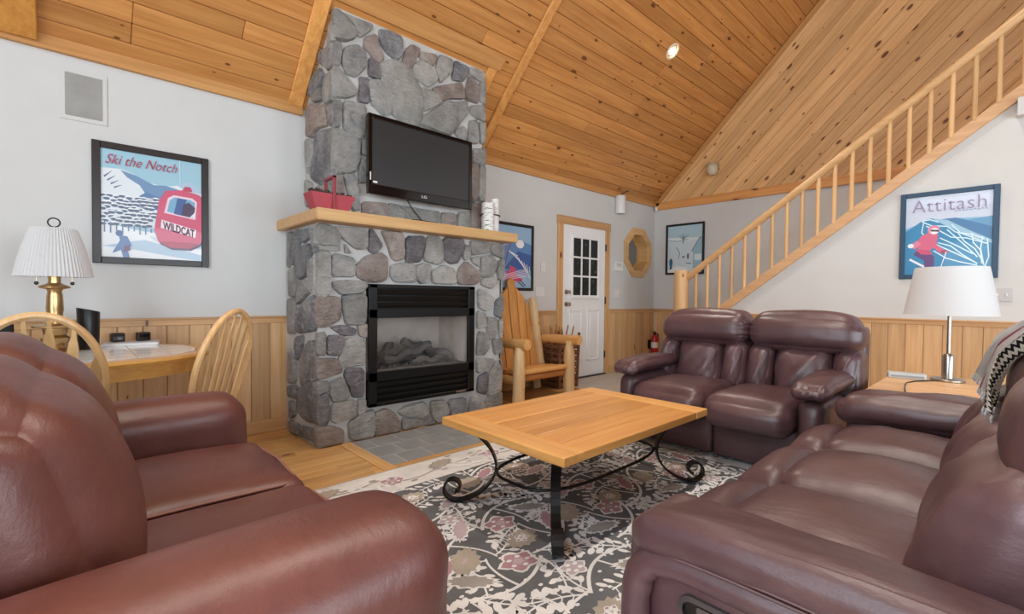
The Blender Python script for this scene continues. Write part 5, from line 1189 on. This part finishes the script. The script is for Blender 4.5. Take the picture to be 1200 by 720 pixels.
for k, (x, y, lb) in enumerate(((.215, 3.90, 'small black gadget box beside the speaker, on the paper stack'), (.345, 3.90, 'small black gadget box near the fireplace side, on the paper stack'))):
    o = thing('gadget_box', lb, 'gadget', (x, y, DT+.019), .2); bm = NB(); bx(bm, -.035, .035, -.025, .025, 0, .055, .006, 2); obj('body', bm, M_BLACK, o)
    bm = NB(); bx(bm, -.026, .026, -.027, -.024, .012, .044, .002); obj('panel', bm, M_GLOSSB, o)

# ------------------------------------------------------------------ LOG CHAIR
lc = thing('log_armchair', 'rustic peeled log armchair with a peaked plank back beside the fireplace', 'chair', (3.70, 3.62, 0))
def lcp(nm, bm, mt, sm=True): return obj(nm, bm, mt, lc, sm, world=True)
def log(nm, a, b, r0, r1, mt, sd, taper=True):
    a, b = Vector(a), Vector(b); N_ = 10; bm = NB(); rad = [r0+(r1-r0)*k/N_+.005*noise.noise(Vector((k*.8, sd*3, 0))) for k in range(N_+1)]
    if taper: rad[-1] *= .62; rad[-2] *= .92
    tube(bm, [a.lerp(b, k/N_)+noise.noise_vector(Vector((k*.5, sd, 4)))*.006 for k in range(N_+1)], rad, 12); return lcp(nm, bm, mt)
for x, sd in ((3.315, 1), (4.10, 2)):
    log('front_post', (x, 3.43, 0), (x, 3.43, .57), .066, .060, M_LOG, sd)
    log('armrest', (x+(.03 if x > 3.5 else -.0), 3.86, .60), (x+(.05 if x > 3.5 else .02), 3.33, .612), .048, .056, M_LOGX, sd+4, False)
    log('rear_post', (x, 3.92, 0), (x-(.06 if x > 3.5 else -.06), 3.96, .60), .05, .045, M_LOG, sd+8)
    log('side_rail', (x, 3.46, .24), (x, 3.92, .20), .045, .045, M_LOGX, sd+12, False)
    bm = NB(); bx(bm, x-.028, x+.028, 3.40, 3.46, .52, .60); 
    lcp('tenon', bm, M_LOG, False)
for k in range(4):
    y0 = 3.405+k*.125; bm = NB(); z = .34-.012*k; bx(bm, 3.36, 4.06, y0, y0+.12, z-.05, z, .018, 2)
    for v_ in bm.verts: v_.co += noise.noise_vector(v_.co*6)*.006
    lcp('seat_slat', bm, pine('log_slat', (228, 176, 108), (202, 144, 78), 0, .3), True)
log('front_rail', (3.33, 3.47, .25), (4.08, 3.47, .25), .04, .04, pine('log_rail', (196, 136, 78), (168, 108, 56), 0, .3), 30, False)
log('back_rail', (3.36, 3.95, .22), (4.04, 3.95, .22), .04, .04, MATS['log_rail'], 31, False)
tops = [.98, 1.14, 1.27, 1.14, .98]
yb = lambda z: 3.84+(z-.32)*.13
for k in range(5):
    x0 = 3.385+k*.126; tp = tops[k]; sl = .11
    zl, zr_ = (tp-.06, tp+.06) if k < 2 else ((tp+.06, tp-.06) if k > 2 else (tp, tp))
    bm = NB(); pts = [(x0, yb(.18)-.02, .18), (x0+.115, yb(.18)-.02, .18), (x0+.115, yb(zr_), zr_)] + ([(x0+.06, yb(tp+.04), tp+.04)] if k == 2 else []) + [(x0, yb(zl), zl)]
    prism(bm, pts, (0, .03, 0)); bmesh.ops.bevel(bm, geom=bm.edges[:], offset=.004, segments=1, affect='EDGES'); lcp('back_plank', bm, M_LOGB, False)
log('back_stile', (4.06, yb(.2)+.0, .2), (3.985, yb(1.10)-.02, 1.08), .06, .055, M_LOG, 33); log('back_stile', (3.34, yb(.2), .2), (3.415, yb(1.10)-.02, 1.08), .06, .055, M_LOG, 34)
# rustic twig basket by the wall
o = thing('twig_basket', 'dark brown twig basket standing by the wainscot behind the log armchair', 'basket', (4.385, 3.83, 0))
M_TW = plain('twig_bark', (116, 76, 46), .8, var=.3, bump=.5); 
bm = NB(); bx(bm, -.15, .15, -.14, .14, 0, .02); obj('bottom', bm, M_TW, o)
for k in range(7):
    z = .045+k*.075; bm = NB(); s_ = 1+.02*k
    tube(bm, [(x*s_, y*s_, z+.006*math.sin(q*3+k)) for q, (x, y) in enumerate(((-.15, -.14), (0, -.15), (.15, -.14), (.155, 0), (.15, .14), (0, .15), (-.15, .14), (-.155, 0), (-.15, -.14)))], .028, 8, False); obj('twig_band', bm, M_TW, o, True)
for x, y in ((-.16, -.15), (.16, -.15), (.16, .15), (-.16, .15)):
    bm = NB(); tube(bm, [(x, y, .0), (x*1.05, y*1.05, .3), (x*1.1, y*1.1, .66)], .018, 7); obj('corner_stake', bm, M_TW, o, True)
for k in range(9):
    x = -.14+.035*k; bm = NB(); tube(bm, [(x, .05*math.sin(k*2.1), .3), (x+.01, .06*math.sin(k*2.1), .55), (x+.03*math.sin(k*1.7), .1*math.sin(k*2.1), .72+.04*math.sin(k*2.7))], .009, 6); obj('kindling', bm, plain('kindling', (176, 120, 72), .8, var=.2), o, True)

# ------------------------------------------------------------------ FIRE EXTINGUISHER
o = thing('fire_extinguisher', 'small red fire extinguisher on the wainscot in the corner', 'extinguisher', (6.80, 3.93, .20))
bm = NB(); lathe(bm, [(.0, .0), (.05, .0), (.055, .012), (.055, .25), (.045, .285), (.02, .305), (.02, .315), (0, .315)], 20); obj('cylinder', bm, plain('extinguisher_red', (168, 28, 30), .3), o, True)
bm = NB(); bx(bm, -.02, .02, -.02, .02, .305, .345, .005); bx(bm, -.07, .015, -.01, .01, .35, .362, .003); tag(obj('valve', bm, M_BLACKM, o), kind='stuff')
bm = NB(); tube(bm, [(.02, 0, .33), (.055, -.02, .32), (.066, -.02, .25), (.064, -.01, .12)], .009, 8); obj('hose', bm, M_BLACK, o, True)
bm = NB(); lathe(bm, [(.0557, .10), (.0557, .19)], 20, cap=False); obj('label_band', bm, plain('label_white', (214, 206, 200), .5), o, True)
bm = NB(); bx(bm, -.03, .03, .05, .125, .08, .22, .004); obj('wall_bracket', bm, M_BLACKM, o)

# ------------------------------------------------------------------ END TABLE, LAMP, BOX, THROW
EZ = .57; EX0, EX1, EY0, EY1 = 3.42, 4.43, -.12, .60
M_ET = pine('end_table_pine', (222, 178, 128), (196, 148, 98), 1, .2); 
et = thing('end_table', 'pine plank end table between the burgundy sofa and loveseat', 'end table', ((EX0+EX1)/2, (EY0+EY1)/2, 0))
n = 5; wx = (EX1-EX0)/n
for k in range(n):
    bm = NB(); bx(bm, EX0+k*wx+.001, EX0+(k+1)*wx-.001, EY0, EY1, EZ-.03, EZ, .004); obj('top_plank', bm, M_ET, et, world=True)
M_ETZ = pine('end_table_leg', (218, 172, 120), (192, 142, 92), 2, .2)
for x in (EX0+.05, EX1-.05):
    for y in (EY0+.05, EY1-.05): bm = NB(); bx(bm, x-.035, x+.035, y-.035, y+.035, 0, EZ-.03, .005); obj('leg', bm, M_ETZ, et, world=True)
for (a, b, c, d) in ((EX0+.03, EX0+.05, EY0+.08, EY1-.08), (EX1-.05, EX1-.03, EY0+.08, EY1-.08), (EX0+.08, EX1-.08, EY0+.03, EY0+.05), (EX0+.08, EX1-.08, EY1-.05, EY1-.03)):
    bm = NB(); bx(bm, a, b, c, d, EZ-.13, EZ-.031); obj('apron', bm, plain('apron_white', (226, 224, 220), .5), et, world=True)
bm = NB(); bx(bm, EX0+.06, EX1-.06, EY0+.06, EY1-.06, .16, .185, .004); obj('lower_shelf', bm, M_ET, et, world=True)
LX, LY = 4.185, .297
o = thing('table_lamp', 'brushed steel stick table lamp with a plain white drum shade on the end table', 'lamp', (LX, LY, EZ))
bm = NB(); lathe(bm, [(.082, 0), (.086, .004), (.086, .014), (.08, .019), (.032, .022), (0, .022)], 36); obj('base', bm, M_STEEL, o, True)
bm = NB(); lathe(bm, [(.030, .02), (.030, .165), (.023, .176), (.0105, .182), (0, .182)], 24); obj('collar', bm, M_STEEL, o, True)
bm = NB(); lathe(bm, [(.0105, .17), (.0105, .46), (.010, .47), (0, .47)], 16); obj('stem', bm, M_STEEL, o, True)
bm = NB(); lathe(bm, [(.236, .432), (.2345, .436), (.182, .738), (.180, .742), (.1785, .738), (.2325, .434)], 64, cap=False); obj('shade', bm, M_SHADE, o, True)
bm = NB(); tube(bm, [(-.082, .04, .008), (-.20, .14, .004), (-.32, .17, .003), (-.45, .16, .004), (-.62, .14, .004), (-.75, .12, .004), (-.778, .118, -.02)], .004, 6); obj('cord', bm, M_BLACK, o, True)
o = thing('cable_box', 'small grey plastic box on the end table beside the lamp', 'box', (4.13, .50, EZ), .25)
bm = NB(); bx(bm, -.05, .05, -.10, .10, 0, .035, .005, 2); obj('case', bm, plain('box_grey', (196, 198, 198), .4), o)
bm = NB(); bx(bm, -.053, -.048, -.085, .085, .010, .022); obj('slot', bm, plain('slot_grey', (150, 152, 154), .5), o)
# throw blanket over the back of the burgundy sofa
th = thing('throw_blanket', 'grey knitted throw with a magenta stripe and black white zigzag hem on the sofa back', 'blanket', (2.25, -.1, .9))
NTX, NTS = 46, 34
def thp(i, j, off=0):
    u = i/NTX; s_ = j/NTS      # u along the sofa back, s over the top: 0 front hem .. 1 rear
    x = 1.93+.88*u + .03*math.sin(s_*5); fwd = .065*u*max(0, 1-s_*2.2)
    path = [(.028, .765), (.022, .84), (.0, .92), (-.06, .99), (-.14, 1.015), (-.25, 1.01), (-.35, .96), (-.46, .86), (-.49, .70)]
    f = s_*(len(path)-1); k = min(int(f), len(path)-2); t_ = f-k; y = path[k][0]*(1-t_)+path[k+1][0]*t_; z = path[k][1]*(1-t_)+path[k+1][1]*t_
    fold = .018*math.sin(u*19+2*math.sin(s_*3))+.010*math.sin(u*43+s_*4); z += (.004+fold)*(.6+.4*math.sin(PI*min(1, s_*1.4))); y += fwd+.012+fold*.7*(1 if s_ < .5 else -1); z += .03*u*max(0, 1-s_*2)
    return Vector((x, y+off, z+off))
cols = ['throw_grey', 'throw_magenta', 'throw_pale', 'throw_zigzag']
mats = [plain('throw_grey', (186, 186, 188), 1, var=.14, bump=.9, bscale=120), plain('throw_magenta', (150, 78, 110), 1, var=.1, bump=.8, bscale=120), plain('throw_pale', (204, 200, 200), 1, var=.08, bump=.8, bscale=120)]
t = NT('throw_zigzag'); tc = t.n('ShaderNodeTexCoord'); sp = t.n('ShaderNodeSeparateXYZ'); t.l(tc.outputs['UV'], sp.inputs[0])
zz = t.math('PINGPONG', t.math('MULTIPLY', sp.outputs[0], 46.0), .5); ww = t.math('FRACT', t.math('ADD', t.math('MULTIPLY', sp.outputs[1], 26.0), zz)); bw = t.math('GREATER_THAN', ww, .5)
t.l(t.mix(bw, s2l((28, 28, 30)), s2l((222, 220, 214))), t.b.inputs['Base Color']); t.val(t.b, 'Roughness', 1); mats.append(t.m)
bm = NB(); uvl = bm.loops.layers.uv.new('UVMap'); G = [[bm.verts.new(thp(i, j)) for j in range(NTS+1)] for i in range(NTX+1)]
for i in range(NTX):
    for j in range(NTS):
        f = bm.faces.new((G[i][j], G[i+1][j], G[i+1][j+1], G[i][j+1])); u = i/NTX
        f.material_index = 3 if u < .10 or (u < .3 and j < 3) else (2 if u < .42 else (1 if u < .60 else 0)); f.smooth = True
        for lp_, (a, b) in zip(f.loops, ((i, j), (i+1, j), (i+1, j+1), (i, j+1))): lp_[uvl].uv = (b/NTS, a/NTX)
bmesh.ops.solidify(bm, geom=bm.faces[:], thickness=.010)
me = bpy.data.meshes.new('cloth'); bm.to_mesh(me); bm.free()
for mm in mats: me.materials.append(mm)
o = bpy.data.objects.new('cloth', me); C.objects.link(o); o.parent = th; o.location = -Vector(th.location)
bm = NB()
for i in range(0, NTX+1): p = thp(i, 0); tube(bm, [p, p+Vector((0, .003, -.012)), p+Vector((.003, .002, -.022))], .003, 4)
tag(obj('fringe', bm, mats[0], th, world=True), kind='stuff')
